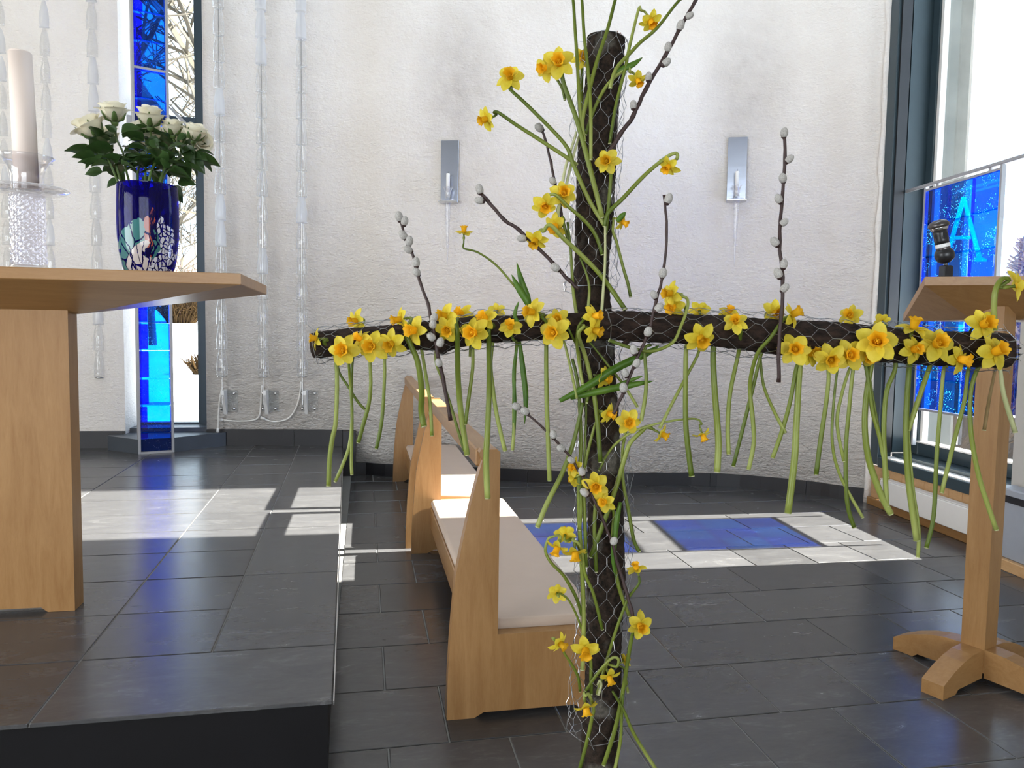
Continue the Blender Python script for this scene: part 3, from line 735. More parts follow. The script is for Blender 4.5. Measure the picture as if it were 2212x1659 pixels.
# brackets and cables below them
wn = V(.09, .996, 0); wt = V(.996, -.09, 0); wrot = Matrix((wt, wn, V(0, 0, 1))).transposed()
BR = [(231, 838, 'clear plastic wall bracket left of the narrow window'), (487, 838, 'clear plastic wall bracket beside the narrow window, first of three on its right'),
      (576, 838, 'clear plastic wall bracket in the middle of the three right of the narrow window'), (661, 838, 'clear plastic wall bracket farthest right, under the last bead string')]
for x, y, lab in BR:
    p = wplane(x, y+28, .005)
    t = thing('wall_bracket', lab, 'bracket', p, wrot, 'clear brackets under the bead strings')
    MB().box((-.03, -.008, -.075), (.085, 0, .075), .002).build('base_plate', 'acrylic', t)
    MB().prism([(-.004, -.008, .08), (-.004, -.10, .08), (-.004, -.10, .05), (-.004, -.03, -.09), (-.004, -.008, -.09)], (.02, 0, 0)).build('fin', 'white_plastic', t)
    for bx in (-.022, .062):
        for bz in (-.055, .055):
            MB().lathe([(.012, 0), (.012, .008), (.007, .014), (.001, .015)], 10).build('bolt', 'steel', t, True, (bx, -.008, bz)).rotation_euler.x = math.radians(90)
def cable(pts, lab, off=.03, r=.0065):
    P = [wplane(x, y, off) for x, y in pts]
    t = thing('power_cable', lab, 'cable', P[0]); MB().tube(smooth_path(P, 5), r, 8).build('sheath', 'cable', t, True, inv=inv_of(t))
    MB().tube([P[-1]+(P[-2]-P[-1]).normalized()*.003, P[-1]-(P[-2]-P[-1]).normalized()*.03], r*1.5, 8).build('end_sleeve', 'white_plastic', t, True, inv=inv_of(t))
cable([(216, 822), (218, 838), (222, 858), (231, 875), (240, 897), (249, 915), (253, 930)], 'white cable curling down to the sill left of the narrow window', .05)
cable([(480, 820), (479, 840), (474, 870), (472, 900), (471, 925)], 'white cable dropping straight to the sill right of the narrow window', .05)
cable([(566, 832), (564, 862), (562, 890), (556, 904), (540, 909), (510, 910), (482, 907)], 'white cable running along the wall between the first two right brackets', .02)
cable([(651, 825), (648, 850), (640, 880), (625, 902), (605, 910), (585, 910), (572, 905)], 'white cable looping along the wall from the last bracket', .02)
cable([(150, 910), (190, 908), (220, 906), (234, 908), (243, 916)], 'white cable lying along the wall left of the narrow window', .02)

# ---------------------------------------------------------------- altar candle, vase
def yplane(x, y, Y): return onplane(x, y, (0, Y, 0), (0, 1, 0))
AT = zt_
pc_ = yplane(63, 576, 2.36); cx_, cy_ = pc_.x, pc_.y
gh = thing('candle_holder', 'cut crystal candle holder with a wide rim on the altar', 'candle holder', (cx_, cy_, AT))
px = 2.55/F
MB().lathe([(.002, .001), (.062, .001), (.064, .006), (.055, .012), (.048, .02), (.048, .026)], 28).build('foot', 'crystal', gh, True)
m = MB(); vs = []; nk, nr = 56, 44
for i in range(nr+1):
    for k in range(nk):
        a = 6.2832*k/nk; q = abs(((k/nk*14+i/nr*7) % 1)-.5)+abs(((k/nk*14-i/nr*7) % 1)-.5); r_ = .0415+.0045*(1-q)*(1 if 0 < i < nr else .3)
        vs.append((r_*math.cos(a), r_*math.sin(a), .026+.196*i/nr))
m.add(vs, [(i*nk+k, i*nk+(k+1) % nk, (i+1)*nk+(k+1) % nk, (i+1)*nk+k) for i in range(nr) for k in range(nk)]); m.build('cut_stem', 'crystal_cut', gh)
MB().lathe([(.042, .2225), (.07, .226), (.098, .232), (.105, .238), (.1, .242), (.07, .236), (.043, .232)], 36).build('drip_rim', 'crystal', gh, True)
MB().lathe([(.041, .2325), (.041, .27), (.045, .295), (.058, .318), (.070, .328), (.067, .328), (.054, .315), (.042, .292), (.038, .268), (.038, .238), (.001, .237)], 32, (0, 0, 0), False).build('cup', 'crystal', gh, True)
bc = thing('altar_candle', 'tall thick pale candle standing in the crystal holder', 'candle', (cx_, cy_, AT+.238))
zc = yplane(45, 112, 2.36).z-(AT+.238); tilt = yplane(43, 112, 2.36).x-cx_
m = MB(); m.tube([(0, 0, 0), (tilt*.5, 0, zc*.5), (tilt, 0, zc-.004)], [.0305, .0305, .029], 28, True); m.tube([(tilt, 0, zc-.004), (tilt, 0, zc)], [.029, .026], 28, True); m.build('wax', 'candle_wax', bc, True)
MB().tube([(tilt, 0, zc-.002), (tilt+.002, 0, zc+.006)], .002, 6).build('wick', 'wick', bc)
vp = yplane(322, 588, 2.38); vx, vy = vp.x, vp.y
va = thing('flower_vase', 'cobalt blue glass vase with teal, white and rust flakes on the altar', 'vase', (vx, vy, AT))
k = .1655/2/53.5
prof = [(.001, .001), (.05, .001), (.060, .006), (.070, .03), (.0775, .065), (.0825, .12), (.0835, .17), (.083, .22), (.081, .262), (.0795, .268), (.077, .264), (.078, .2), (.078, .12), (.07, .05), (.055, .016), (.001, .012)]
MB().lathe(prof, 40, (0, 0, 0), False).build('glass_body', 'vase_glass', va, True)
# ---------------------------------------------------------------- white roses in the vase
def petal_cup(w, h, curl, flat, name, mat='rose_petal'):
    m = MB(); nu, nv = 6, 6; vs = []
    for j in range(nv+1):
        v = j/nv; r = .35+.65*math.sin(min(1, v*1.25)*math.pi/2); wid = w*(math.sin(math.pi*(.14+.66*v))**.5)
        for i in range(nu+1):
            u = i/nu*2-1; a = u*wid
            rr = r*flat; out = curl*max(0, v-.7)**2*9*(1-.2*u*u)
            z = h*(v - .10*u*u*v)
            vs.append(((rr+out)*math.cos(a), (rr+out)*math.sin(a), z - out*.5))
    for j in range(nv):
        for i in range(nu): a = j*(nu+1)+i; m.f.append((a, a+1, a+nu+2, a+nu+1))
    m.v = vs; m.mi = [0]*len(m.f); me = m.mesh(name, True); me.materials.append(MATS[mat]); return me
RP = [petal_cup(1.5, .050, .0, .012, 'petal'), petal_cup(1.2, .054, .004, .019, 'petal'), petal_cup(1.1, .053, .010, .026, 'petal'), petal_cup(1.0, .047, .017, .030, 'petal')]
def leafmesh(L, W, fold, droop, mat, name='leaf', tip=.72):
    m = MB(); nv = 7; vs = []
    for j in range(nv+1):
        v = j/nv; wd = W*math.sin(math.pi*min(1, v**tip))**.85*(1-.1*v)
        x = L*v; z = -droop*v*v
        for u in (-1, -.5, 0, .5, 1): vs.append((x, u*wd/2, z+fold*abs(u)*wd + (.04*W*math.sin(v*11) if abs(u) == 1 else 0)))
    fs = []
    for j in range(nv):
        for i in range(4): a = j*5+i; fs.append((a, a+1, a+6, a+5))
    m.add(vs, fs); me = m.mesh(name, True); me.materials.append(MATS[mat]); return me
RL = [leafmesh(.062, .044, .18, .012, 'rose_leaf'), leafmesh(.05, .034, .22, .018, 'rose_leaf'), leafmesh(.072, .046, .15, .02, 'rose_leaf')]
rr = random.Random(3)
ROSES = [(245, 238, 52, (.02, 1, .25), 2.36, 'white rose standing highest, left of the blue column'),
         (324, 248, 52, (.12, 1, .3), 2.33, 'white rose in front of the blue column, at the middle of the bunch'),
         (192, 272, 56, (-.45, .85, .3), 2.34, 'white rose leaning out farthest left of the bunch'),
         (231, 292, 44, (-.1, .9, .4), 2.44, 'half hidden white rose tucked under the two left ones'),
         (373, 272, 42, (.05, 1, .2), 2.36, 'smaller white rose with cup form, right of the blue column'),
         (422, 283, 44, (.3, .9, .25), 2.36, 'white rose at the upper right end of the bunch'),
         (433, 304, 40, (.75, -.05, .5), 2.42, 'pale yellowish rose drooping below the rightmost white rose'),
         (318, 285, 62, (.0, .9, .45), 2.46, 'large open white rose hidden behind the middle one'),
         (387, 290, 44, (.15, .85, .4), 2.47, 'white rose mostly hidden behind the small cupped one')]
for i, (x, y, sz, fc, dd, lab) in enumerate(ROSES):
    c = at(x, y, dd); ax_ = cdir(*fc); s = sz*dd/F/.066
    base = c-ax_*.028*s; rot = zmat(ax_, rr.random()*6)
    t = thing('rose', lab, 'rose', base, rot, 'white roses in the blue vase')
    k = 0
    for layer, cnt, tl in ((0, 3, -.06), (1, 4, .0), (2, 5, .05), (3, 4, .16)):
        for q in range(cnt):
            o = put('petal', RP[layer], t); k += 1
            o.matrix_local = Matrix.Rotation(q*6.283/cnt+layer*.7+rr.random()*.25, 4, 'Z') @ Matrix.Rotation(tl+rr.uniform(-.05, .07), 4, 'Y') @ Matrix.Diagonal((s, s, s*rr.uniform(.92, 1.05), 1))
    m = MB()
    for q in range(5):
        a = q*1.2566; P = [V(.004*math.cos(a), .004*math.sin(a), -.004), V(.022*math.cos(a), .022*math.sin(a), .004), V(.030*math.cos(a), .030*math.sin(a), .02), V(.034*math.cos(a), .034*math.sin(a), .036)]
        m.tube([p*s for p in P], [.006*s, .008*s, .005*s, .001], 6, True, 0, .35)
    m.lathe([(.001, -.016*s), (.008*s, -.012*s), (.011*s, -.002*s), (.004*s, .004*s)], 10); m.build('sepals', 'rose_stem', t, True)
    foot = V(vx+rr.uniform(-.04, .04), vy+rr.uniform(-.03, .03), AT+.03); rim = V(vx+(c.x-vx)*.35, vy+rr.uniform(-.03, .03), AT+.275)
    P = smooth_path([base, base-ax_*.05, base.lerp(rim, .6)+V(0, 0, .01), rim, foot], 5)
    MB().tube(P, .0032, 7).build('stem', 'rose_stem', t, True, inv=inv_of(t))
    iv = inv_of(t); rim_i = 15
    for q in range(15):
        f = rr.uniform(.2, 1.0); p = P[int(f*(rim_i-1))]
        a = rr.uniform(0, 6.283); dirv = V(math.cos(a), math.sin(a)*.8, rr.uniform(-.35, .55)).normalized(); off = dirv*rr.uniform(.0, .05)
        rm = dirv.to_track_quat('X', 'Z').to_matrix() @ Matrix.Rotation(rr.uniform(-.9, .9), 3, 'X')
        mm = rm.to_4x4(); mm.translation = p+off; sc_l = rr.uniform(.8, 1.2)
        o = put('leaf', RL[q % 3], t); o.matrix_local = iv @ (mm @ Matrix.Diagonal((sc_l, sc_l, sc_l, 1)))
    if i < 9:
        for (lx, ly, ex, ey, ld) in {2: [(222, 372, 180, 372, 2.3), (238, 352, 205, 340, 2.32), (256, 388, 228, 402, 2.31)], 0: [(272, 400, 268, 440, 2.29), (262, 284, 300, 272, 2.33), (252, 285, 235, 274, 2.33)],
                 1: [(338, 400, 344, 455, 2.28), (318, 380, 312, 398, 2.28), (350, 425, 365, 408, 2.3), (300, 330, 318, 352, 2.28), (330, 300, 340, 325, 2.3)], 5: [(405, 330, 440, 370, 2.33), (400, 315, 418, 350, 2.32), (402, 290, 385, 300, 2.32)],
                 4: [(385, 392, 420, 395, 2.31), (372, 402, 392, 435, 2.31), (395, 350, 408, 388, 2.32)], 7: [(290, 400, 300, 430, 2.3), (320, 300, 350, 318, 2.35)]}.get(i, []):
            a_ = at(lx, ly, ld); e_ = at(ex, ey, ld-.01); dirv = (e_-a_); rm = dirv.normalized().to_track_quat('X', 'Z').to_matrix(); nrm = rm.col[2]
            z_ = (-fw*.9+up*.35); yy = z_.cross(dirv.normalized()).normalized(); zz = dirv.normalized().cross(yy)
            mm = Matrix((dirv.normalized(), yy, zz)).transposed().to_4x4(); mm.translation = a_; s_ = max(.6, dirv.length/.062)
            o = put('leaf', RL[0], t); o.matrix_local = iv @ (mm @ Matrix.Diagonal((s_, min(1.25, s_), s_, 1)))

# ---------------------------------------------------------------- the wooden cross
DT, DB = 1.40, 1.335
TR = [(85, 1310, 41), (150, 1305, 41), (300, 1291, 41), (480, 1283, 40), (590, 1278, 38.5), (660, 1279, 40), (720, 1285, 39), (800, 1292, 37), (900, 1299, 37), (1060, 1308, 37.5), (1200, 1309.5, 38.5), (1300, 1308, 41), (1450, 1302, 39.5), (1560, 1298, 38.5), (1640, 1296, 38), (1760, 1292, 38), (1895, 1290, 40)]
BARP = [(676, 745, 27), (690, 744, 29), (740, 738, 28), (790, 732.5, 25.5), (890, 725, 29), (945, 724, 32), (960, 726, 34), (975, 722, 31), (1032, 712.5, 29.5), (1122, 709, 28), (1237, 704.5, 29.5), (1300, 704, 30), (1360, 705.5, 31.5), (1468, 709, 32), (1577, 719, 36), (1685, 728, 38), (1794, 735, 38), (1902, 743.5, 39), (2005, 751.5, 38), (2090, 756, 38), (2180, 757, 36)]
cross = thing('wooden_cross', 'rough bark-covered log cross wrapped in chicken wire, standing in front', 'cross', at(1290, 1888, DT)*1.0)
iv = inv_of(cross)
def log(pts, rads, n, seed, name, mat):
    rg = random.Random(seed); P = [Vector(p) for p in pts]; m = MB()
    T0 = (P[1]-P[0]).normalized(); N = T0.cross(fw).normalized(); vs = []
    ph = [rg.uniform(0, 6.28) for _ in range(6)]
    for i, p in enumerate(P):
        T = (P[min(i+1, len(P)-1)]-P[max(i-1, 0)]).normalized(); N = (N-T*N.dot(T)).normalized(); B = T.cross(N)
        for k in range(n):
            a = 6.2832*k/n
            r = rads[i]*(1+.035*math.sin(2*a+ph[0]+i*.11)+.025*math.sin(3*a+ph[1]-i*.17)+.02*math.sin(5*a+ph[2]+i*.23)+rg.uniform(-.035, .03))
            vs.append(p+(N*math.cos(a)+B*math.sin(a))*r)
    fs = []
    for i in range(len(P)-1):
        for k in range(n): fs.append((i*n+k, i*n+(k+1) % n, (i+1)*n+(k+1) % n, (i+1)*n+k))
    fs += [tuple(range(n-1, -1, -1)), tuple((len(P)-1)*n+k for k in range(n))]
    m.add(vs, fs); return m.build(name, mat, cross, True, inv=iv)
def tabpts(tab, a, b, step, d, vert):
    out = []; rad = []; x = a
    while x <= b+.01:
        c, r = interp(tab, x); out.append(at(c, x, d) if vert else at(x, c, d)); rad.append(r*d/F); x += step
    return out, rad
P, R_ = tabpts(TR, 85, 1888, 7, DT, True); log(P, R_, 26, 11, 'upright_log', 'bark')
P, R_ = tabpts(BARP, 676, 2180, 7, DB, False); log(P, R_, 26, 12, 'crossbar_log', 'bark_dark')
rg = random.Random(5)
m = MB()
for k in range(46):
    a = rg.uniform(0, 6.28); q = math.sqrt(rg.random())*.029; p = at(1310, 86, DT)+rt*q*math.cos(a)+fw*q*math.sin(a)
    h_ = rg.uniform(.004, .014)*(1 if math.cos(a) > -.2 else .4); m.tube([p-up*.006, p+up*h_+rt*rg.uniform(-.003, .003)], [.0028, .0006], 5)
m.build('splintered_top', 'splinter', cross, inv=iv)
m = MB()
for k in range(26):
    a = rg.uniform(0, 6.28); q = math.sqrt(rg.random())*.026; p = at(2179, 757, DB)+up*q*math.cos(a)+fw*q*math.sin(a)
    m.tube([p-rt*.004, p+rt*rg.uniform(.003, .011)], [.003, .0008], 5)
m.build('splintered_end', 'bark', cross, inv=iv)
for (x, y, dx, dy) in ((955, 752, 4, 12), (1350, 738, 5, 6)):
    p = at(x, y, DB-.01); e = at(x+dx, y+dy, DB-.012); MB().tube([p, p.lerp(e, .7), e], [.011, .008, .004], 8).build('knot', 'bark_dark', cross, True, inv=iv)
# steel foot plate hidden under the frame, so the cross stands
fp = at(1290, 1888, DT); MB().box((fp.x-.14, fp.y-.14, 0), (fp.x+.14, fp.y+.14, .012), .003).build('foot_plate', 'dark_metal', cross, inv=iv)
# chicken wire
def wire(tab, a, b, d, vert, nc, seed, extra=None):
    rg = random.Random(seed); m = MB(); mid, _ = interp(tab, (a+b)/2)
    per = d/F; r0 = sum(interp(tab, lerp(a, b, t/10))[1] for t in range(11))/11
    cell = 2*math.pi*r0/nc                              # px, cell width round the sleeve
    step = cell*.92; rows_ = int((b-a)/step); nodes = {}
    def pos(x, an):
        x = max(a, min(b, x)); c, r = interp(tab, x); o = at(c, x, d) if vert else at(x, c, d)
        s1 = rt if vert else up
        jr = 1+rg.uniform(-.09, .08)
        return o+(s1*math.cos(an)+fw*math.sin(an))*(r*per*jr) + (up if vert else rt)*rg.uniform(-4, 4)*per
    def node(i, k, up_): 
        key = (i, k % nc, up_)
        if key not in nodes:
            x = a+i*step+(step*.20 if up_ else -step*.20)+step*.5; an = 2*math.pi*((k % nc)+(.5 if i % 2 else 0))/nc+(.13 if up_ else 0)*0
            nodes[key] = pos(x, an)
        return nodes[key]
    def ed(p, q, r=.00042): m.tube([p, q], r, 4, False)
    for i in range(rows_):
        for k in range(nc):
            p, q = node(i, k, False), node(i, k, True); ed(p, q, .00068)                          # twisted pair
            if i+1 < rows_:
                sft = 0 if i % 2 == 0 else 1
                ed(q, node(i+1, k+sft, False)); ed(q, node(i+1, k-1+sft, False))
    for i in (0, rows_-1):
        for k in range(nc): ed(node(i, k, i > 0), node(i, k+1, i > 0), .0006)
    for k in range(extra or 10):                        # loose cut ends
        i = rg.choice((0, rows_-1)); p = node(i, rg.randrange(nc), i > 0); ed(p, p+V(rg.uniform(-1, 1), rg.uniform(-.5, .5), rg.uniform(-1, 1))*.012)
    o = m.build('chicken_wire', 'wire_zinc', cross, inv=iv); o['kind'] = 'stuff'
W1 = [(80, 1311, 47), (160, 1303, 54), (250, 1290, 57), (440, 1285, 49), (560, 1282, 52), (620, 1277, 60), (652, 1275, 61)]
W2 = [(742, 1287, 54), (800, 1288, 54), (900, 1303, 59), (1060, 1303, 62), (1200, 1304, 62), (1300, 1303, 56), (1390, 1300, 60), (1480, 1292, 63), (1560, 1287, 62), (1605, 1292, 55)]
wire(W1, 80, 652, DT, True, 10, 1); wire(W2, 742, 1605, DT, True, 10, 2)
W3 = [(x, y, r+11+3*math.sin(x*.05)) for x, y, r in BARP if x < 1250]; W4 = [(x, y, r+11+3*math.sin(x*.045)) for x, y, r in BARP if x > 1300]
wire(W3, 678, 1236, DB, False, 8, 3, 26); wire(W4, 1302, 2188, DB, False, 8, 4, 30)

# ---------------------------------------------------------------- daffodils
def dpetal(L, W, refl, name='petal'):
    m = MB(); nv = 7; vs = []
    for j in range(nv+1):
        v = j/nv; wd = W*(math.sin(math.pi*(v*.86+.10))**.62)*(1-.12*v*v) if v < 1 else W*.04
        r = .003+L*v; z = .002-refl*v*v*L+.10*L*math.sin(v*3.1)*.3
        for u in (-1, -.5, 0, .5, 1): vs.append((r, u*wd/2, z+.16*abs(u)**1.5*wd*(1-v*.5)-.02*wd*(u == 0)))
    fs = []
    for j in range(nv):
        for i in range(4): a = j*5+i; fs.append((a, a+1, a+6, a+5))
    m.add(vs, fs); me = m.mesh(name, True); me.materials.append(MATS['petal_yellow']); return me
DP = [dpetal(.0285, .0235, .10), dpetal(.0278, .0205, .28), dpetal(.0268, .020, -.12)]
def trumpet():
    m = MB(); n = 24; prof = [(.0035, .0, 0), (.0062, .003, 0), (.0068, .009, .02), (.0074, .015, .04), (.0092, .019, .09), (.0108, .0205, .12), (.0102, .0203, .12), (.0084, .0185, .08), (.0066, .015, .03), (.0060, .009, .02), (.0052, .003, 0)]
    vs = []
    for i, (r, z, w_) in enumerate(prof):
        for k in range(n): a = 6.2832*k/n; q = 1+w_*math.cos(6*a)+w_*.6*math.sin(10*a); vs.append((r*q*math.cos(a), r*q*math.sin(a), z+.0012*w_*8*math.sin(8*a)))
    fs = []
    for i in range(len(prof)-1):
        for k in range(n): fs.append((i*n+k, i*n+(k+1) % n, (i+1)*n+(k+1) % n, (i+1)*n+k))
    fs.append(tuple(range((len(prof)-1)*n, len(prof)*n)))
    m.add(vs, fs); m.tube([(0, 0, .002), (0, 0, .0125)], [.0011, .0016], 6)
    for q in range(6): a = q*1.047; m.tube([(.0028*math.cos(a), .0028*math.sin(a), .003), (.0026*math.cos(a), .0026*math.sin(a), .0105)], [.0006, .0011], 5)
    me = m.mesh('trumpet', True); me.materials.append(MATS['trumpet_orange']); return me
DTR = trumpet()
rf = random.Random(21)
def stem_mesh(P, wpx, d, mat, t, name='stem'):
    P = smooth_path(P, 4); n = len(P); r = wpx*.46*d/F
    MB().tube(P, [r*(.72+.38*min(1, i/(n*.75))) for i in range(n)], 8, True, 0, .82).build(name, mat, t, True, inv=inv_of(t))
    e = P[-1]; dirv = (P[-1]-P[-2]).normalized()
    MB().tube([e-dirv*.0005, e+dirv*.0012], [r*1.12, r*1.14], 8, True, 0, .82).build('cut_end', 'stem_pale', t, True, inv=inv_of(t))
def daffodil(x, y, dia, fc, d, stem, label, wpx=9, mat='stem_green', sd=None, grp='daffodils on the cross', conn=True):
    ax_ = cdir(*fc); c = at(x, y, d); s = dia*d/F/.062
    t = thing('daffodil', label, 'daffodil', c, zmat(ax_, rf.random()*1.05), grp)
    for k in range(6):
        o = put('petal', DP[0 if k % 2 == 0 else rf.choice((1, 1, 2))], t)
        o.matrix_local = Matrix.Translation((0, 0, -.0006*(k % 2))) @ Matrix.Rotation(k*1.0472+rf.uniform(-.1, .1), 4, 'Z') @ Matrix.Rotation(rf.uniform(-.14, .12), 4, 'X') @ Matrix.Rotation(rf.uniform(-.16, .14), 4, 'Y') @ Matrix.Diagonal((s*rf.uniform(.93, 1.05), s*rf.uniform(.9, 1.08), s, 1))
    o = put('trumpet', DTR, t); o.matrix_local = Matrix.Rotation(rf.random()*3, 4, 'Z') @ Matrix.Diagonal((s*rf.uniform(1.05, 1.22), s*rf.uniform(1.05, 1.22), s*rf.uniform(1.0, 1.2), 1))
    MB().lathe([(.0008, -.020*s), (.0024*s, -.019*s), (.0038*s, -.015*s), (.0036*s, -.011*s), (.0024*s, -.008*s), (.0032*s, -.001), (.004*s, .0015)], 10).build('ovary', 'stem_green', t, True)
    if stem:
        q = c-ax_*.019*s
        if sd is None: sd = d
        pts = [at(px_, py_, sd if not hasattr(sd, '__len__') else sd[min(i, len(sd)-1)]) for i, (px_, py_) in enumerate(stem)]
        P = [q, q-ax_*.008*s+(pts[0]-q)*.25]+pts if conn else pts
        stem_mesh(P, wpx, d, mat, t)
    return t
FB = 1.290                                              # flowers in front of the bar
HB = 1.335                                              # hanging stems pass under the bar
FT = 1.338                                              # flowers in front of the trunk
def loose(stem, label, d, wpx=9, mat='stem_green', grp='cut daffodil stems'):
    P = [at(x, y, d) for x, y in stem]
    t = thing('cut_daffodil', label, 'cut flower', P[0], None, grp); stem_mesh(P, wpx, d, mat, t, 'stalk'); return t
def blade(pts, wpx, d, label, tip=True, own=True):
    P = smooth_path([at(x, y, d-.004*math.sin(i)) for i, (x, y) in enumerate(pts)], 4); n = len(P); m = MB(); vs = []
    for i, p in enumerate(P):
        T = (P[min(i+1, n-1)]-P[max(i-1, 0)]).normalized(); B = T.cross(fw).normalized(); f = i/(n-1)
        w_ = wpx/2*d/F*(min(1, .55+f*1.5) * (1 if f < .6 else max(.04, 1-((f-.6)/.4)**1.6)))
        for u in (-1, 0, 1): vs.append(p+B*u*w_-fw*(-.25*abs(u)*w_))
        for u in (1, 0, -1): vs.append(p+B*u*w_*.98-fw*(-.25*abs(u)*w_)+fw*.0009)
    fs = []
    for i in range(n-1):
        for k in range(6): fs.append((i*6+k, i*6+(k+1) % 6, (i+1)*6+(k+1) % 6, (i+1)*6+k))
    fs += [tuple(range(5, -1, -1)), tuple((n-1)*6+k for k in range(6))]
    m.add(vs, fs); t = thing('daffodil_leaf', label, 'leaf', P[0], None, 'daffodil leaves on the cross'); m.build('blade', 'daffodil_leaf', t, True, inv=inv_of(t)); return t

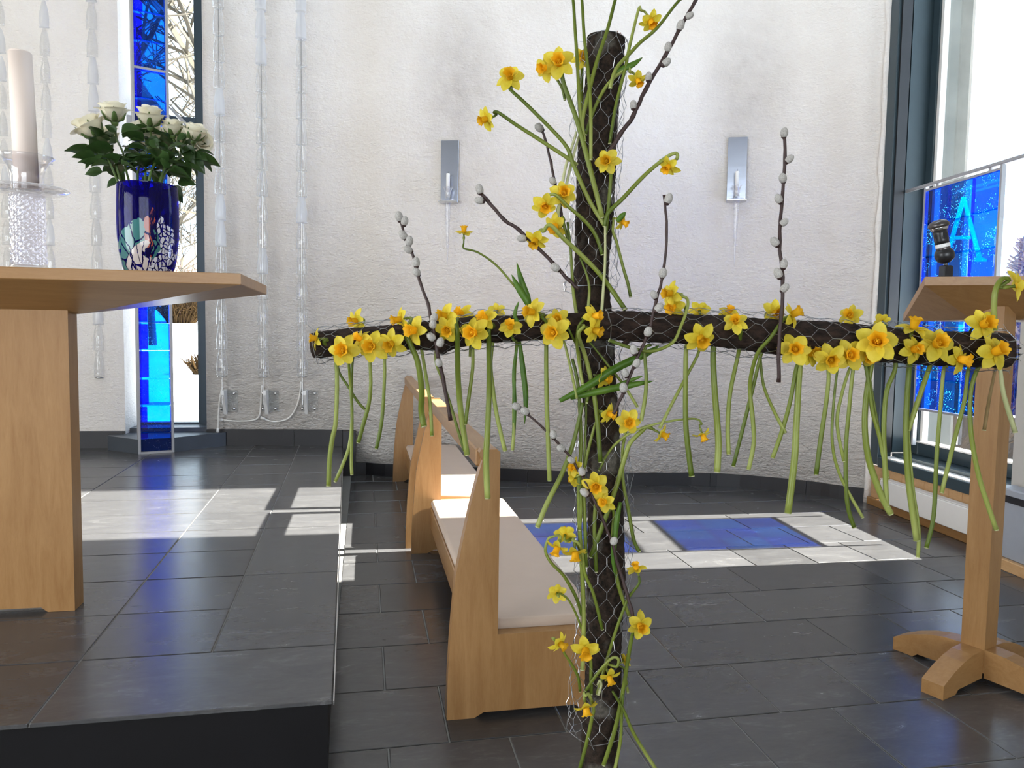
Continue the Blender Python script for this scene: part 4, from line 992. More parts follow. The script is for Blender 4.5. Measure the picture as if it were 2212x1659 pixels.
FLOWERS = [
# --- around the upper trunk
(1102,170,66,(-.12,.22,.95),1.34,[(1103,194),(1144,232),(1219,310),(1238,354),(1273,433),(1309,492)],'daffodil facing out at upper left on a long arching stem, above the left bracket',10,(1.335,1.335,1.345,1.35,1.355,1.36)),
(1207,138,74,(-.12,.05,1),1.34,[(1213,156),(1219,185),(1248,266),(1276,370),(1301,470)],'large daffodil beside the trunk top, left, facing straight out',11,(1.34,1.34,1.345,1.35,1.355)),
(1182,146,60,(-.7,-.35,.6),1.352,[(1200,165),(1214,190),(1220,215)],'daffodil paired with the large one at the trunk top, trumpet turned left',7,None),
(1053,256,56,(-.78,-.42,.45),1.34,[(1067,243),(1074,242),(1090,252),(1114,269),(1155,295),(1218,336),(1245,355)],'daffodil farthest left above the bar, nodding left on a slanting stem',9,(1.34,1.34,1.34,1.34,1.34,1.345,1.36)),
(1404,43,54,(.3,-.86,.38),1.35,[(1384,22),(1381,16),(1373,45),(1360,100),(1350,150),(1330,230),(1317,310)],'daffodil hanging its trumpet down at the very top, right of the trunk',9,(1.35,1.35,1.35,1.35,1.35,1.353,1.356)),
(1376,171,46,(.34,-.85,.38),1.35,[(1361,156),(1354,147),(1313,182),(1284,235),(1265,291)],'small nodding daffodil right of the trunk, touching the tall willow twig',9,(1.35,1.35,1.352,1.354,1.355)),
(1312,350,60,(-.32,-.1,.94),1.342,[(1320,376),(1314,450),(1308,505)],'daffodil lying on the upper trunk, level with the candle brackets',9,(1.352,1.356,1.358)),
(1446,358,52,(-.6,-.66,.42),1.34,[(1463,342),(1461,331),(1439,340),(1392,379),(1345,429),(1313,461),(1306,489)],'daffodil bent over at the end of the thick stem right of the trunk',11,(1.34,1.34,1.34,1.34,1.345,1.352,1.356)),
(1342,478,44,(.7,-.45,.3),1.36,[(1325,480),(1324,500),(1331,520),(1347,581),(1356,611),(1362,641)],'small half hidden daffodil at the right edge of the trunk under the bent one',8,(1.36,1.36,1.36,1.36,1.36,1.36)),
(1217,420,62,(.05,.05,1),1.352,[(1216,440),(1207,446),(1202,480)],'daffodil left of the trunk, upper of the cluster, facing out',8,(1.365,1.365,1.365)),
(1176,442,62,(.08,-.6,.8),1.34,[(1182,423),(1200,421),(1226,445),(1266,480),(1288,511),(1301,550)],'daffodil of the cluster left of the trunk with trumpet hanging down',9,(1.34,1.34,1.342,1.35,1.355,1.357)),
(1203,487,60,(-.55,-.42,.5),1.362,[(1215,470),(1222,500),(1232,530)],'daffodil low in the cluster, behind the bent stem left of the trunk',8,None),
(1158,516,60,(-.3,-.74,.45),1.335,[(1175,499),(1182,488),(1193,489),(1217,515),(1256,551),(1301,599),(1350,668)],'daffodil nodding over the slanting willow twig left of the trunk',13,(1.335,1.335,1.335,1.34,1.35,1.355,1.33)),
(1002,504,46,(.03,.9,.3),1.335,[(1001,528),(1003,537),(1032,545),(1070,571),(1104,609),(1128,640),(1142,668)],'small daffodil standing upright alone above the left arm',6,None),
(1257,128,52,(.15,.1,1),1.40,[(1257,150),(1256,200),(1258,300)],'daffodil half hidden behind the trunk top',8,None),
# --- left arm
(686,731,50,(-.92,.05,.35),1.305,[(700,740),(726,778),(726,901),(718,947),(712,992),(710,1049)],'daffodil at the outer tip of the left arm, trumpet pointing left',13,(1.31,HB)),
(772,692,58,(-.68,-.22,.68),1.36,[(752,745),(730,793),(754,838),(773,868),(789,885)],'daffodil peeping over the left arm, nearest its tip',6,(1.365,1.36)),
(744,757,75,(-.06,0,1),FB,[(753,780),(757.5,841),(760.5,901),(754.5,962),(739,1007),(724,1040)],'daffodil facing out on the left arm, second from the tip',8,(HB-.02,HB)),
(781,734,54,(-.62,.4,.6),1.30,[(772,750),(762,775),(759,841),(760.5,901),(759,992),(760,1025)],'small daffodil squeezed between two face-on ones near the left tip',8,(HB,)),
(806,748,75,(-.22,-.06,.95),FB,[(800,768),(801,826),(797,871),(785,916),(774,956)],'daffodil facing out on the left arm, third from the tip',10,(HB,)),
(848,741,66,(-.28,-.35,.85),FB,[(833,766),(831,811),(827,886),(821,932),(813,969)],'daffodil on the left arm tilted down to the left, fourth from the tip',9,(HB,)),
(868,689,58,(-.84,-.18,.48),1.315,[(876,715),(887,745),(902,781),(911,841),(910,886),(916,921)],'daffodil on top of the left arm, trumpet left, on a thick bent stem',15,(1.295,1.295,1.30,1.31,HB)),
(899,713,70,(-.72,-.08,.65),FB,[(905,735),(910,751),(920,811),(929,871),(933,941)],'daffodil on the left arm turned left, just left of the willow twig',8,(HB,)),
(965,683,64,(-.72,.02,.65),1.30,[(985,695),(988,720),(988,751),(990,826),(997,901),(1009,983)],'daffodil right of the left willow twig, upper of two, looking left',14,(1.29,1.288,1.30,1.325,HB)),
(967,711,62,(-.05,-.3,.9),FB,[(945,735),(941,781),(955,820),(975,880),(990,932),(1003,974)],'daffodil right of the left willow twig, lower of two, facing out',7,(HB,)),
(1000,679,50,(-.45,.25,.6),1.36,[(1005,700),(1015,735),(1015,770)],'daffodil half hidden behind the left arm, beside the two looking left',6,None),
(1026,719,75,(-.42,-.04,.88),FB,[(1023,745),(1021,796),(1011,871),(1005,916)],'large daffodil midway on the left arm, facing out to the left',9,(HB,)),
(1051,690,62,(-.55,.38,.65),1.30,[(1056,712),(1056,745),(1056.5,841),(1053,932),(1050,992),(1053,1076)],'daffodil midway on the left arm looking up left, with the longest thick stem',15,(1.30,1.31,HB)),
(1074,672,40,(.1,.3,-.8),1.37,[(1070,700),(1060,781),(1065,841),(1074,901),(1091,974)],'daffodil behind the left arm, only petal tips showing',9,(HB,)),
(1103,710,56,(-.1,.55,.75),FB,[(1110,735),(1116,742),(1112,796),(1110,871),(1110,932),(1107,972)],'small daffodil low on the left arm looking upward',8,(1.31,HB)),
(1154,675,66,(-.72,.06,.6),1.295,[(1170,685),(1182,700),(1180,736),(1180,811),(1182,901),(1187,1038)],'daffodil below the upright leaves on the left arm, trumpet left',10,(1.295,1.30,HB)),
(1199,719,75,(-.42,-.06,.9),FB,[(1208,740),(1217,736),(1228,775),(1240,830),(1246,860)],'large daffodil on the left arm next to the trunk, lower of two',7,(HB,)),
(1205,692,56,(-.12,.12,.9),1.305,[(1222,700),(1235,725),(1250,760),(1255,820)],'daffodil on the left arm next to the trunk, upper of two',7,(1.30,1.30,1.33,1.345)),
# --- crossing
(1279,683,56,(.76,.05,.55),1.288,[(1262,690),(1250,705),(1246,740),(1252,790),(1259,830)],'upper daffodil at the crossing, trumpet to the right',8,(1.288,1.285,1.30,1.335)),
(1280,712,62,(.76,-.3,.5),1.283,[(1262,705),(1250,718),(1252,735),(1262,762),(1277,822),(1289,894),(1297,998)],'lower daffodil at the crossing, trumpet to the right and down',11,(1.283,1.285,1.30,1.335,1.345)),
(1302,815,54,(.7,-.25,.6),1.345,[(1290,815),(1275,830),(1268,870)],'daffodil on the trunk right under the crossing',7,None),
# --- right arm
(1452,634,58,(-.84,-.04,.42),1.31,[(1472,640),(1484,645),(1485,665),(1470,707),(1452,741),(1407,759),(1362,751),(1316,735)],'daffodil above the right arm nearest the trunk, trumpet left on a looping stem',9,(1.31,1.31,1.30,1.29,1.29,1.29,1.29,1.29)),
(1456,661,58,(-.55,-.35,.6),1.325,[(1472,655),(1480,664),(1482,675)],'daffodil just under the one with the looping stem above the right arm',7,None),
(1512,728,76,(.06,-.5,.8),FB,[(1495,740),(1483,748),(1481,813),(1481,904),(1485,958),(1494,1028)],'large daffodil nearest the trunk on the right arm, facing down and out',15,(HB,)),
(1511,672,50,(.1,.4,-.7),1.37,[(1505,700),(1512,752),(1479,820),(1450,875),(1425,925)],'daffodil behind the right arm near the trunk, only petal tips showing',7,(HB,)),
(1573,676,46,(.15,.55,.55),1.365,[(1555,715),(1541,752),(1543,831),(1550,922),(1552,965),(1549,1019)],'half hidden daffodil looking up over the right arm',15,(HB,)),
(1590,697,56,(-.35,.35,.82),FB,[(1600,715),(1599,725),(1595,763),(1577,849),(1572,922),(1574,981)],'small daffodil on the right arm left of the tall upright willow twig',10,(1.295,1.30,HB)),
(1670,676,62,(.28,-.15,.85),1.345,[(1660,710),(1642,773),(1628,831),(1610,904),(1584,1007)],'daffodil behind the foot of the upright willow twig',10,(HB,)),
(1708,681,62,(.66,.35,.55),1.295,[(1695,690),(1689,694),(1664,730),(1635,766),(1620,831),(1626,904),(1628,958),(1617,1014)],'daffodil right of the upright willow twig with trumpet up to the right',10,(1.29,1.288,1.288,1.30,1.33)),
(1715,755,76,(-.18,.02,1),FB,[(1727,784),(1725,831),(1720,922),(1716,994),(1702,1108)],'daffodil facing out below the willow twig on the right arm, left of a pair',16,(HB,)),
(1747,763,64,(.42,0,.8),1.312,[(1730,780),(1720,795),(1707,867),(1689,932),(1669,989)],'daffodil tucked behind its pair partner below the willow twig',10,(HB,)),
(1792,775,73,(-.12,-.25,.95),FB,[(1790,810),(1785,867),(1774,940),(1763,1025)],'daffodil hanging lowest on the right arm, looking down',10,(HB,)),
(1834,767,74,(-.1,0,1),1.296,[(1840,790),(1834,800),(1819,849),(1808,914),(1823,996)],'daffodil facing out between the lowest one and the biggest one on the right arm',8,(HB,)),
(1893,741,95,(-.34,.16,.9),1.278,[(1885,775),(1872,849),(1868,922),(1877,994),(1902,1066),(1924,1110)],'biggest daffodil of all, on the right arm, broad open petals',14,(HB,)),
(1876,764,62,(-.12,-.5,.8),1.298,[(1850,785),(1843,797),(1834,886),(1827,976),(1830,1084),(1845,1139)],'daffodil half covered under the biggest one',11,(HB,)),
(1838,684,56,(-.58,.3,.65),1.34,[(1842,715),(1870,791),(1884,886),(1899,940),(1917,1030)],'daffodil standing on top of the right arm alone, in front of the plaster corner',9,(1.36,HB)),
(1906,694,40,(.05,.4,-.7),1.37,[(1920,740),(1935,790),(1915,847),(1909,929),(1911,990),(1915,1093)],'daffodil behind the right arm before the window frame, petal tips only',11,(HB,)),
(1972,712,70,(.05,.9,.38),1.30,[(1970,740),(1964,794),(1958,888),(1958,970),(1964,1052),(1980,1167)],'daffodil on the right arm with its trumpet straight up',16,(1.305,HB)),
(1970,755,66,(.25,.02,.95),FB,[(1966,780),(1962,800),(1960,900),(1970,1040),(1984,1140),(1983,1203)],'daffodil under the upward one on the right arm, facing out',8,(HB,)),
(2021,745,84,(-.04,.28,.95),1.283,[(2010,780),(2005,802),(1984,863),(1962,929)],'large daffodil on the right arm in front of the blue panel, facing out',11,(HB,)),
(2068,775,72,(.6,-.2,.75),FB,[(2045,790),(2038,802),(2031,888),(2023,990),(2017,1113),(2001,1183)],'daffodil on the right arm with trumpet turned right, below the lectern top',10,(HB,)),
(2120,702,78,(.14,.14,.95),1.305,[(2105,740),(2091,802),(2083,867),(2062,949),(2034,1064)],'daffodil on top of the right arm near its end, before the lectern post',9,(1.34,HB)),
(2145,762,84,(.24,.3,.9),1.283,[(2120,790),(2111,798),(2097,847),(2097,929),(2115,1031),(2152,1144)],'last daffodil on the front of the right arm, at its tip',11,(HB,)),
(2192,618,76,(.88,.12,.28),1.30,[(2180,605),(2165,602),(2151,625),(2147,665),(2149,712)],'daffodil at the right photo edge, seen from behind on a hooked stem',13,(1.30,1.30,1.30,1.305,1.315)),
# --- lower trunk
(1311,892,52,(.75,-.22,.55),FT,[(1298,895),(1285,919),(1271,972),(1263,1010)],'daffodil on the lower trunk with trumpet right, upper of a touching pair',8,(1.345,1.352)),
(1357,911,60,(.02,-.1,1),FT,[(1352,935),(1345,970),(1346,1039),(1358,1105),(1369,1166),(1381,1191)],'daffodil facing out at the right edge of the lower trunk, by the long arching stem',8,(1.352,1.356)),
(1427,936,50,(.8,-.45,.38),1.345,[(1408,925),(1396,922),(1388,930),(1361,957),(1348,994),(1335,1039),(1311,1110),(1276,1203)],'daffodil on a brown bent stem right of the lower trunk, trumpet right',11,(1.345,1.345,1.345,1.348,1.35,1.352,1.354,1.356)),
(1517,937,44,(.28,-.9,.28),1.34,[(1516,916),(1504,905),(1465,907),(1412,917),(1366,933),(1332,957),(1311,983),(1294,1016)],'daffodil hanging at the end of the long arching stem right of the trunk',6,(1.34,1.34,1.34,1.34,1.345,1.35,1.353,1.356)),
(1243,1010,46,(-.6,.1,.6),1.35,[(1252,1030),(1255,1090),(1252,1145)],'daffodil left of the lower trunk where the lowest willow twig crosses',8,None),
(1242,1032,44,(-.3,-.3,-.6),1.352,[(1256,1030),(1262,1090),(1266,1224)],'daffodil seen from behind, just under the one at the willow crossing',8,None),
(1286,1048,66,(-.05,-.14,1),FT,[(1290,1075),(1287,1086),(1284,1145),(1288,1235)],'face-on daffodil in the middle of the lower trunk',9,(1.35,1.356)),
(1308,1083,52,(-.58,-.02,.76),FT,[(1320,1095),(1326,1110),(1324,1145),(1325,1198),(1337,1269),(1359,1330)],'daffodil right below the face-on one, trumpet left',9,(1.348,1.356)),
(1205,1180,56,(-.36,-.84,.42),1.335,[(1192,1160),(1184,1165),(1178,1190),(1191,1216),(1213,1238),(1227,1258),(1246,1294),(1257,1330)],'left daffodil of the drooping trio on the lower trunk',9,(1.335,1.335,1.335,1.335,1.34,1.345,1.35,1.356)),
(1242,1190,60,(.02,-.9,.42),1.335,[(1238,1168),(1248,1172),(1257,1190),(1264,1240),(1282,1283),(1301,1359)],'right daffodil of the drooping trio, trumpet straight down',9,(1.335,1.335,1.34,1.345,1.35,1.353)),
(1221,1156,52,(.1,.25,-.5),1.348,[(1235,1165),(1250,1180),(1258,1215)],'top daffodil of the drooping trio, turned away',8,None),
(1203,1282,46,(-.1,.15,-.95),1.335,[(1207,1283),(1214,1284),(1229,1297),(1246,1330),(1256,1358)],'daffodil seen from behind against the beige cushion',6,(1.327,1.33,1.335,1.345,1.355)),
(1376,1231,48,(-.3,.85,.25),1.345,[(1380,1247),(1380,1261),(1359,1289),(1346,1319),(1329,1366),(1312,1421),(1290,1499)],'daffodil looking up, right of the trunk at the edge of the sunlit floor',7,(1.345,1.345,1.35,1.352,1.355,1.357,1.357)),
(1381,1350,62,(.16,-.04,.95),1.34,[(1370,1365),(1365,1375),(1357,1421),(1346,1490),(1329,1573),(1304,1652)],'daffodil facing out right of the trunk, at the foot of the willow twig',10,(1.345,1.35,1.352,1.355)),
(1207,1388,54,(.68,-.4,.5),1.335,[(1215,1402),(1220,1413),(1235,1435),(1249,1463),(1253,1493)],'daffodil left of the trunk by the kneeler end, trumpet right',7,(1.335,1.338,1.345,1.352,1.356)),
(1265,1400,66,(-.06,-.5,.85),FT,[(1272,1420),(1276,1430),(1277,1499)],'daffodil on the lower trunk facing down, beside the kneeler end',8,(1.352,1.356)),
(1315,1459,54,(.25,-.74,.55),FT,[(1332,1440),(1336,1425),(1326,1420),(1310,1432),(1285,1463),(1266,1492)],'daffodil bowing from a small arched stem low on the trunk',8,(1.338,1.338,1.338,1.338,1.345,1.352)),
(1265,1525,60,(.15,-.88,.35),1.335,[(1265,1503),(1272,1500),(1282,1530),(1278,1554),(1268,1601),(1252,1662)],'lowest daffodil on the cross, trumpet straight down',9,(1.335,1.342,1.352,1.356)),
(1347,1427,36,(.5,.2,-.3),1.39,[(1348,1445),(1352,1470),(1356,1495)],'daffodil mostly hidden behind the right edge of the lower trunk',7,None),
]
for r in FLOWERS:
    x, y, dia, fc, d, stem, lab, wpx, sd = r
    if sd is not None and len(sd) == 1: sd = sd[0]
    daffodil(x, y, dia, fc, d, stem, lab, wpx, 'stem_green', sd)
# flowers whose heads stand above the photo
for (x, y, st, lab) in [(1236, -45, [(1238, 0), (1242, 60), (1248, 150), (1252, 230), (1258, 305)], 'daffodil reaching out of the top of the photo, leftmost of three stems'),
        (1255, -52, [(1257, 0), (1262, 80), (1270, 150), (1276, 240), (1276, 345)], 'daffodil reaching out of the top of the photo, middle of three stems'),
        (1345, -48, [(1329, 0), (1312, 65), (1290, 130), (1272, 200), (1258, 260), (1262, 305)], 'daffodil reaching out of the top of the photo, slanting right above the trunk'),
        (1520, -50, [(1468, 0), (1420, 60), (1385, 90), (1361, 115), (1330, 150), (1318, 190)], 'daffodil leaving the photo top at right, behind the nodding one')]:
    daffodil(x, y, 60, (.1, .5, .8), 1.345, st, lab, 10, 'stem_green', 1.348)
# cut stems held by the wire
for st, lab, d, wpx, mt in [
    ([(1245, 285), (1241, 300), (1222, 360), (1210, 430), (1202, 490)], 'pale cut stem slanting behind the cluster left of the upper trunk', 1.36, 9, 'stem_pale'),
    ([(1252, 290), (1246, 310), (1230, 370), (1217, 430)], 'second pale cut stem beside it, left of the upper trunk', 1.366, 8, 'stem_pale'),
    ([(1226, 480), (1233, 545), (1238, 626), (1246, 686), (1249, 730)], 'upright green stem along the left edge of the upper trunk', 1.352, 10, 'stem_green'),
    ([(1253, 557), (1268, 596), (1273, 626), (1270, 668)], 'short curved green stem on the trunk just above the crossing', 1.352, 8, 'stem_green'),
    ([(1307, 490), (1307, 566), (1301, 656), (1297, 705)], 'straight pale stem on the trunk running into the crossing', 1.345, 9, 'stem_pale'),
    ([(1268, 731), (1316, 792), (1347, 831), (1377, 879)], 'slanting green stem across the trunk below the crossing', 1.35, 8, 'stem_green'),
    ([(1407, 745), (1393, 755), (1396, 813), (1394, 857), (1385, 909)], 'short thick stem hanging alone right of the crossing', 1.33, 11, 'stem_green'),
    ([(1642, 765), (1649, 831), (1671, 886), (1696, 934)], 'stem curving to the right under the upright willow twig', 1.335, 9, 'stem_green'),
    ([(1812, 775), (1801, 867), (1798, 958), (1816, 1030), (1863, 1117)], 'long thin stem sweeping right below the lowest daffodil of the right arm', 1.335, 8, 'stem_green'),
    ([(1876, 780), (1881, 831), (1899, 935), (1912, 1000), (1918, 1035)], 'slim stem hanging close to the window frame', 1.342, 8, 'stem_green'),
    ([(2155, 780), (2161, 802), (2169, 855), (2193, 933)], 'pale stem hanging from the right arm tip in front of the lectern post', 1.32, 11, 'stem_pale'),
    ([(2152, 785), (2148, 806), (2136, 867), (2126, 929)], 'brownish stem hanging behind the right arm tip', 1.36, 8, 'spathe'),
    ([(1236, 775), (1243, 800), (1250, 848), (1255, 959), (1250, 1039), (1252, 1145), (1257, 1228), (1261, 1338), (1258, 1446)], 'long thick stem running down the whole left side of the lower trunk', 1.352, 12, 'stem_green'),
    ([(1258, 870), (1252, 901), (1236, 964), (1213, 1025), (1181, 1089), (1161, 1138)], 'thick stem slanting out to the lower left from the trunk', 1.345, 14, 'stem_green'),
    ([(1323, 1493), (1346, 1532), (1370, 1587), (1417, 1662)], 'long stem slanting out of the photo bottom, right of the trunk', 1.35, 10, 'stem_green'),
    ([(1346, 1500), (1343, 1546), (1340, 1601), (1328, 1662)], 'stem at the right edge of the trunk leaving the photo bottom', 1.352, 9, 'stem_green'),
    ([(1265, 850), (1266, 900), (1262, 1000), (1262, 1100), (1265, 1200)], 'green stem along the lower trunk beside the long thick one', 1.356, 8, 'stem_green'),
    ([(1290, 1480), (1295, 1470), (1299, 1480), (1293, 1500)], 'short pale stem stub under the bowing daffodil', 1.35, 7, 'stem_pale')]:
    loose(st, lab, d, wpx, mt)
for pts, wpx, d, lab in [
    ([(1146, 668), (1138, 650), (1122, 625), (1105, 593)], 15, 1.325, 'left of two upright dark leaves on the left arm'),
    ([(1146, 668), (1139, 640), (1126, 605), (1116, 566)], 13, 1.332, 'right of two upright dark leaves on the left arm'),
    ([(1118, 742), (1110, 800), (1112, 880), (1108, 960), (1106, 972)], 8, 1.335, 'narrow leaf hanging beside a stem under the left arm'),
    ([(1122, 736), (1130, 800), (1136, 860), (1133, 917)], 12, 1.335, 'broad leaf hanging under the left arm near the trunk'),
    ([(1209, 866), (1271, 833), (1332, 795), (1400, 762), (1424, 746)], 17, 1.335, 'upper of two long leaves lying across the trunk below the crossing'),
    ([(1232, 860), (1301, 844), (1362, 832), (1412, 823)], 15, 1.34, 'lower of two long leaves lying across the trunk below the crossing'),
    ([(1330, 833), (1360, 822), (1389, 812)], 8, 1.338, 'short narrow leaf tip right of the trunk below the crossing'),
    ([(1325, 157), (1345, 148), (1368, 138), (1388, 124)], 13, 1.35, 'small leaf behind the nodding daffodil right of the trunk top'),
    ([(1333, 478), (1342, 468), (1352, 458)], 12, 1.345, 'short spathe leaf over the half hidden daffodil at the trunk edge'),
    ([(1340, 1085), (1332, 1130), (1325, 1200), (1330, 1250)], 12, 1.35, 'leaf running down the right side of the lower trunk'),
    ([(1122, 700), (1112, 680), (1121, 650)], 8, 1.30, 'thin leaf tip standing on the left arm between two daffodils')]:
    blade(pts, wpx, d, lab)

# ---------------------------------------------------------------- pussy willow twigs
m = MB(); prof = [(.0006, 0), (.0036, .001), (.0058, .004), (.0064, .008), (.0056, .0125), (.0032, .0158), (.0006, .017)]
m.lathe(prof, 14, (0, 0, 0), False); CK = m.mesh('catkin', True); CK.materials.append(MATS['catkin'])
m = MB(); m.lathe([(.0006, -.002), (.0034, -.001), (.0046, .002), (.0044, .0045)], 10, (0, 0, 0), False); CS = m.mesh('bud_scale', True); CS.materials.append(MATS['twig_bark'])
rw = random.Random(8)
def twig(pts, cats, lab, w0, w1, d):
    d = d if hasattr(d, '__len__') else [d]*len(pts)
    P0 = [at(x, y, dd) for (x, y), dd in zip(pts, d)]; P = smooth_path(P0, 4); n = len(P); dm = sum(d)/len(d)
    P = [p+(rt*rw.uniform(-1, 1)+up*rw.uniform(-1, 1))*.0008 for p in P]
    t = thing('willow_twig', lab, 'twig', P[-1], None, 'pussy willow twigs on the cross'); iv = inv_of(t)
    rad = [lerp(w0, w1, i/(n-1))*.42*dm/F for i in range(n)]
    MB().tube(P, [r*(1+.18*(i % 4 == 0)) for i, r in enumerate(rad)], 8).build('branch', 'twig_bark', t, True, inv=iv)
    for (x, y) in cats:
        best = min(range(n-1), key=lambda i: (at(x, y, (P[i]-CAM).dot(fw))-P[i]).length)
        dep = (P[best]-CAM).dot(fw); c = at(x, y, dep-.004); T = (P[max(best-1, 0)]-P[min(best+1, n-1)]).normalized()
        off = c-P[best]; ax_ = (off.normalized()*.8+T*1.0) if off.length > .003 else T-fw*.3
        ax_.normalize(); s = rw.uniform(.95, 1.15)
        mm = (zmat(ax_).to_4x4()); mm.translation = c-ax_*.008*s
        o = put('catkin', CK, t); o.matrix_local = iv @ mm @ Matrix.Diagonal((s, s, s, 1))
        o2 = put('bud_scale', CS, t); o2.matrix_local = iv @ mm @ Matrix.Diagonal((s, s, s, 1))
twig([(1530, -60), (1503, 0), (1470, 60), (1437, 122), (1395, 192), (1368, 250), (1340, 291), (1315, 330)], [(1489, 34), (1470, 55), (1443, 102), (1439, 135), (1401, 166), (1368, 227)], 'tall pussy willow twig leaning right from the trunk top out of the photo', 8, 12, 1.35)
twig([(1164, 266), (1178, 302), (1190, 350), (1200, 402), (1210, 450), (1216, 490)], [(1165, 276), (1194, 391)], 'short willow twig with two catkins left of the upper trunk', 6, 8, 1.37)
twig([(1032, 414), (1052, 432), (1090, 475), (1121, 496), (1160, 533), (1196, 570), (1229, 606), (1250, 625)], [(1036, 409), (1036, 433), (1128, 515), (1200, 578)], 'willow twig slanting up left from the trunk above the left arm', 9, 9, 1.345)
twig([(1434, 421), (1440, 500), (1432, 590), (1418, 650), (1400, 720), (1375, 775), (1350, 840), (1325, 895)], [(1444, 430), (1432, 590), (1413, 637), (1423, 665), (1400, 717), (1369, 756), (1375, 785), (1351, 806), (1347, 838)], 'willow twig crossing the right arm close to the trunk, with nine catkins', 7, 9, 1.283)
twig([(1692, 280), (1696, 340), (1690, 430), (1684, 520), (1690, 600), (1688, 680), (1682, 760), (1682, 826)], [(1694, 287), (1705, 344), (1691, 385), (1682, 430), (1693, 481), (1674, 523), (1693, 571), (1681, 591), (1695, 622)], 'upright willow twig on the right arm beside the right candle bracket', 8, 10, [1.30, 1.30, 1.30, 1.29, 1.285, 1.283, 1.285, 1.295])
twig([(860, 462), (875, 510), (895, 560), (907, 610), (925, 660), (935, 710), (945, 760), (957, 820), (973, 908)], [(862, 468), (874, 478), (871, 508), (884, 521), (882, 539), (899, 567), (900, 588), (937, 687), (935, 701), (932, 728), (951, 740), (948, 784)], 'willow twig on the left arm, farthest from the trunk', 6, 10, [1.30, 1.30, 1.30, 1.295, 1.288, 1.285, 1.288, 1.30, 1.31])
twig([(1112, 876), (1133, 888), (1173, 925), (1205, 957), (1234, 991), (1263, 1039), (1290, 1092), (1305, 1129), (1324, 1179), (1335, 1222), (1351, 1272), (1364, 1316), (1371, 1361)], [(1115, 878), (1134, 888), (1195, 939), (1212, 968), (1234, 994), (1257, 1019), (1263, 1064), (1326, 1169)], 'willow twig slanting down across the lower trunk from the left', 5, 9, [1.335]*4+[1.34, 1.337, 1.337, 1.342, 1.345, 1.347, 1.345, 1.342, 1.342])

# ---------------------------------------------------------------- outdoors
MB().add([(-60, 6.3, -.3), (60, 6.3, -.3), (60, 8, -.3), (-60, 8, -.3), (60, 120, 5.3), (-60, 120, 5.3), (-60, 6.3, -1), (60, 6.3, -1), (60, 120, -1), (-60, 120, -1)], [(0, 1, 2, 3), (3, 2, 4, 5), (6, 7, 1, 0), (8, 9, 5, 4)]).build('snow_ground', 'snow')['kind'] = 'structure'
def gz(Y): return -.3+max(0, Y-8)*.05
MB().box((3.6, -40, -.9), (60, 6.399, -.3)).build('snow_ground', 'snow')['kind'] = 'structure'
def tree(base, h, lab, seed, spread=.6, mat='tree_bark', lv=5, r0=.12, droop=0):
    rg = random.Random(seed); base = Vector(base); m = MB(); tr_ = MB()
    def grow(p, dv_, L, r, lvl):
        n = 3; P = [p]; d = dv_.normalized()
        for i in range(n): d = (d+V(rg.uniform(-.22, .22), rg.uniform(-.22, .22), rg.uniform(-.1, .14)-droop*(lvl > 1))).normalized(); P.append(P[-1]+d*L/n)
        (tr_ if lvl == 0 else m).tube(P, [max(.012, lerp(r, r*.62, i/n)) for i in range(n+1)], 6 if lvl < 2 else 3, False)
        if lvl >= lv: return
        for k in range(rg.choice((4, 4, 5)) if lvl < 4 else 3):
            q = P[rg.choice((1, 2, 3, 3))]; a = rg.uniform(0, 6.28); nd = (d*.75+V(math.cos(a), math.sin(a), rg.uniform(-.1, .5))*spread).normalized()
            grow(q, nd, L*rg.uniform(.6, .78), r*.56, lvl+1)
    t = thing('bare_tree', lab, 'tree', base); iv = inv_of(t)
    grow(base, V(0, 0, 1), h*.38, r0, 0); tr_.build('trunk', mat, t, True, inv=iv); m.build('branches', mat, t, inv=iv)
def gpos(x, Y): r = ray(x, 727); k = Y/r.y; return (r.x*k, Y, gz(Y)-.04)
tree(gpos(570, 12), 8.5, 'bare lichened tree with spreading limbs outside the narrow window', 4, 1.0, r0=.17)
tree(gpos(330, 24), 8, 'farther bare tree beyond the lichened one outside the narrow window', 9, .7, r0=.12)
def bush(c, w_, h_, n, lab, mat, seed, name='bare_bush'):
    rg = random.Random(seed); t = thing(name, lab, 'bush', c); m = MB(); c = V(0, 0, 0)
    for k in range(n):
        a = rg.uniform(0, 6.28); q = rg.random()**.5*w_; p = V(math.cos(a)*q*.5, math.sin(a)*q*.5, 0); P = [p]
        d = V(math.cos(a)*.5, math.sin(a)*.5, 1.2).normalized()
        for i in range(3): d = (d+V(rg.uniform(-.4, .4), rg.uniform(-.4, .4), 0)).normalized(); P.append(P[-1]+d*h_/3*rg.uniform(.7, 1.1))
        m.tube(P, [.03, .024, .018, .01], 3, False)
        for j in (1, 2): q_ = P[j]; e = q_+V(rg.uniform(-1, 1), rg.uniform(-1, 1), rg.uniform(.1, .9))*h_*.25; m.tube([q_, e], [.016, .008], 3, False)
    m.build('twigs', mat, t)
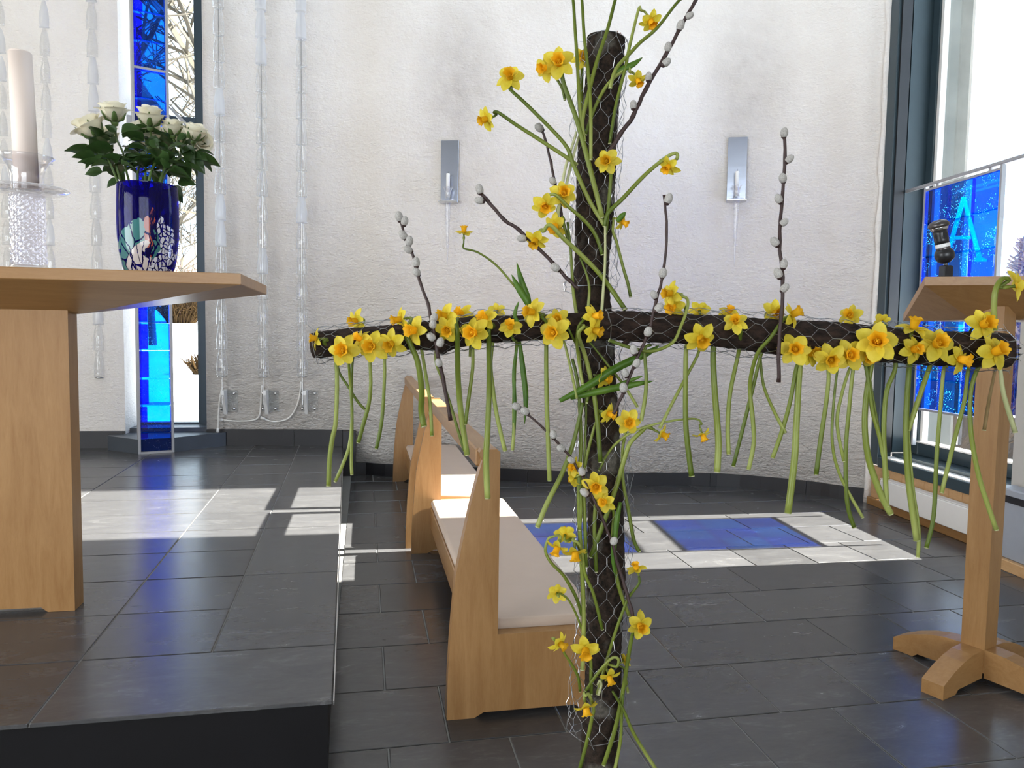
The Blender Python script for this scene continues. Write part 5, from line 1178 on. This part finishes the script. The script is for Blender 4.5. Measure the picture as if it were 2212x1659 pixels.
bush(gpos(392, 40), 1.3, 1.5, 420, 'round orange-brown bush far out in the snow behind the narrow window', 'brown_bush', 3)
bush(gpos(437, 16), .3, .5, 40, 'small tuft sticking out of the snow by the narrow window edge', 'brown_bush', 13)
def cpt(x, d, z): p = at(x, 727, d); return (p.x, p.y, z)
bush(cpt(2050, 8.2, -.33), 1.3, 1.15, 420, 'tangled bare brown hedge outside the big window, left of the lectern post', 'brown_bush', 5)
bush(cpt(2215, 8.6, -.33), 1.1, 1.3, 330, 'bare brown hedge outside the big window, right of the lectern post', 'brown_bush', 6)
# outer wall pier beyond the window, and a frosted tree far off
m = MB(); m.box((3.985, .262, -.3), (4.5, .47, 6.6), 0, RW); struct(m.build('wall_outer_pier', 'outer_render'))
t = thing('frosted_tree', 'grey frosted pointed tree seen through the big window at the right', 'tree', cpt(2200, 14, -.35)); rg = random.Random(2)
m = MB(); m.tube([(0, 0, 0), (0, 0, 3.3)], [.09, .02], 6); m.build('trunk', 'tree_bark', t)
m = MB()
for k in range(420):
    z = .5+2.75*rg.random(); rr_ = (3.45-z)*.26+.05; a = rg.uniform(0, 6.28); e = V(math.cos(a)*rr_, math.sin(a)*rr_, z-.05+rg.uniform(-.1, .25)); m.tube([(0, 0, z), e], [.035, .012], 4, False)
m.build('branches', 'frosted_conifer', t)
hb = thing('house', 'distant house with reddish roof beyond the snow outside the narrow window', 'house', gpos(405, 62)); 
m = MB(); m.box((-4, 0, 0), (4, 5, 2.6)); m.build('walls', 'house_wall', hb)
m = MB(); m.prism([(-4.3, -.3, 2.6), (4.3, -.3, 2.6), (4.3, 2.5, 4.2), (-4.3, 2.5, 4.2)], (0, .01, -.2)); m.prism([(-4.3, 5.3, 2.6), (4.3, 5.3, 2.6), (4.3, 2.5, 4.2), (-4.3, 2.5, 4.2)], (0, -.01, -.2)); m.build('roof', 'roof_red', hb)
for x in (-2.8, -.6, 1.8): MB().box((x, -.03, 1), (x+.9, .02, 2)).build('window', 'slate_dark', hb)
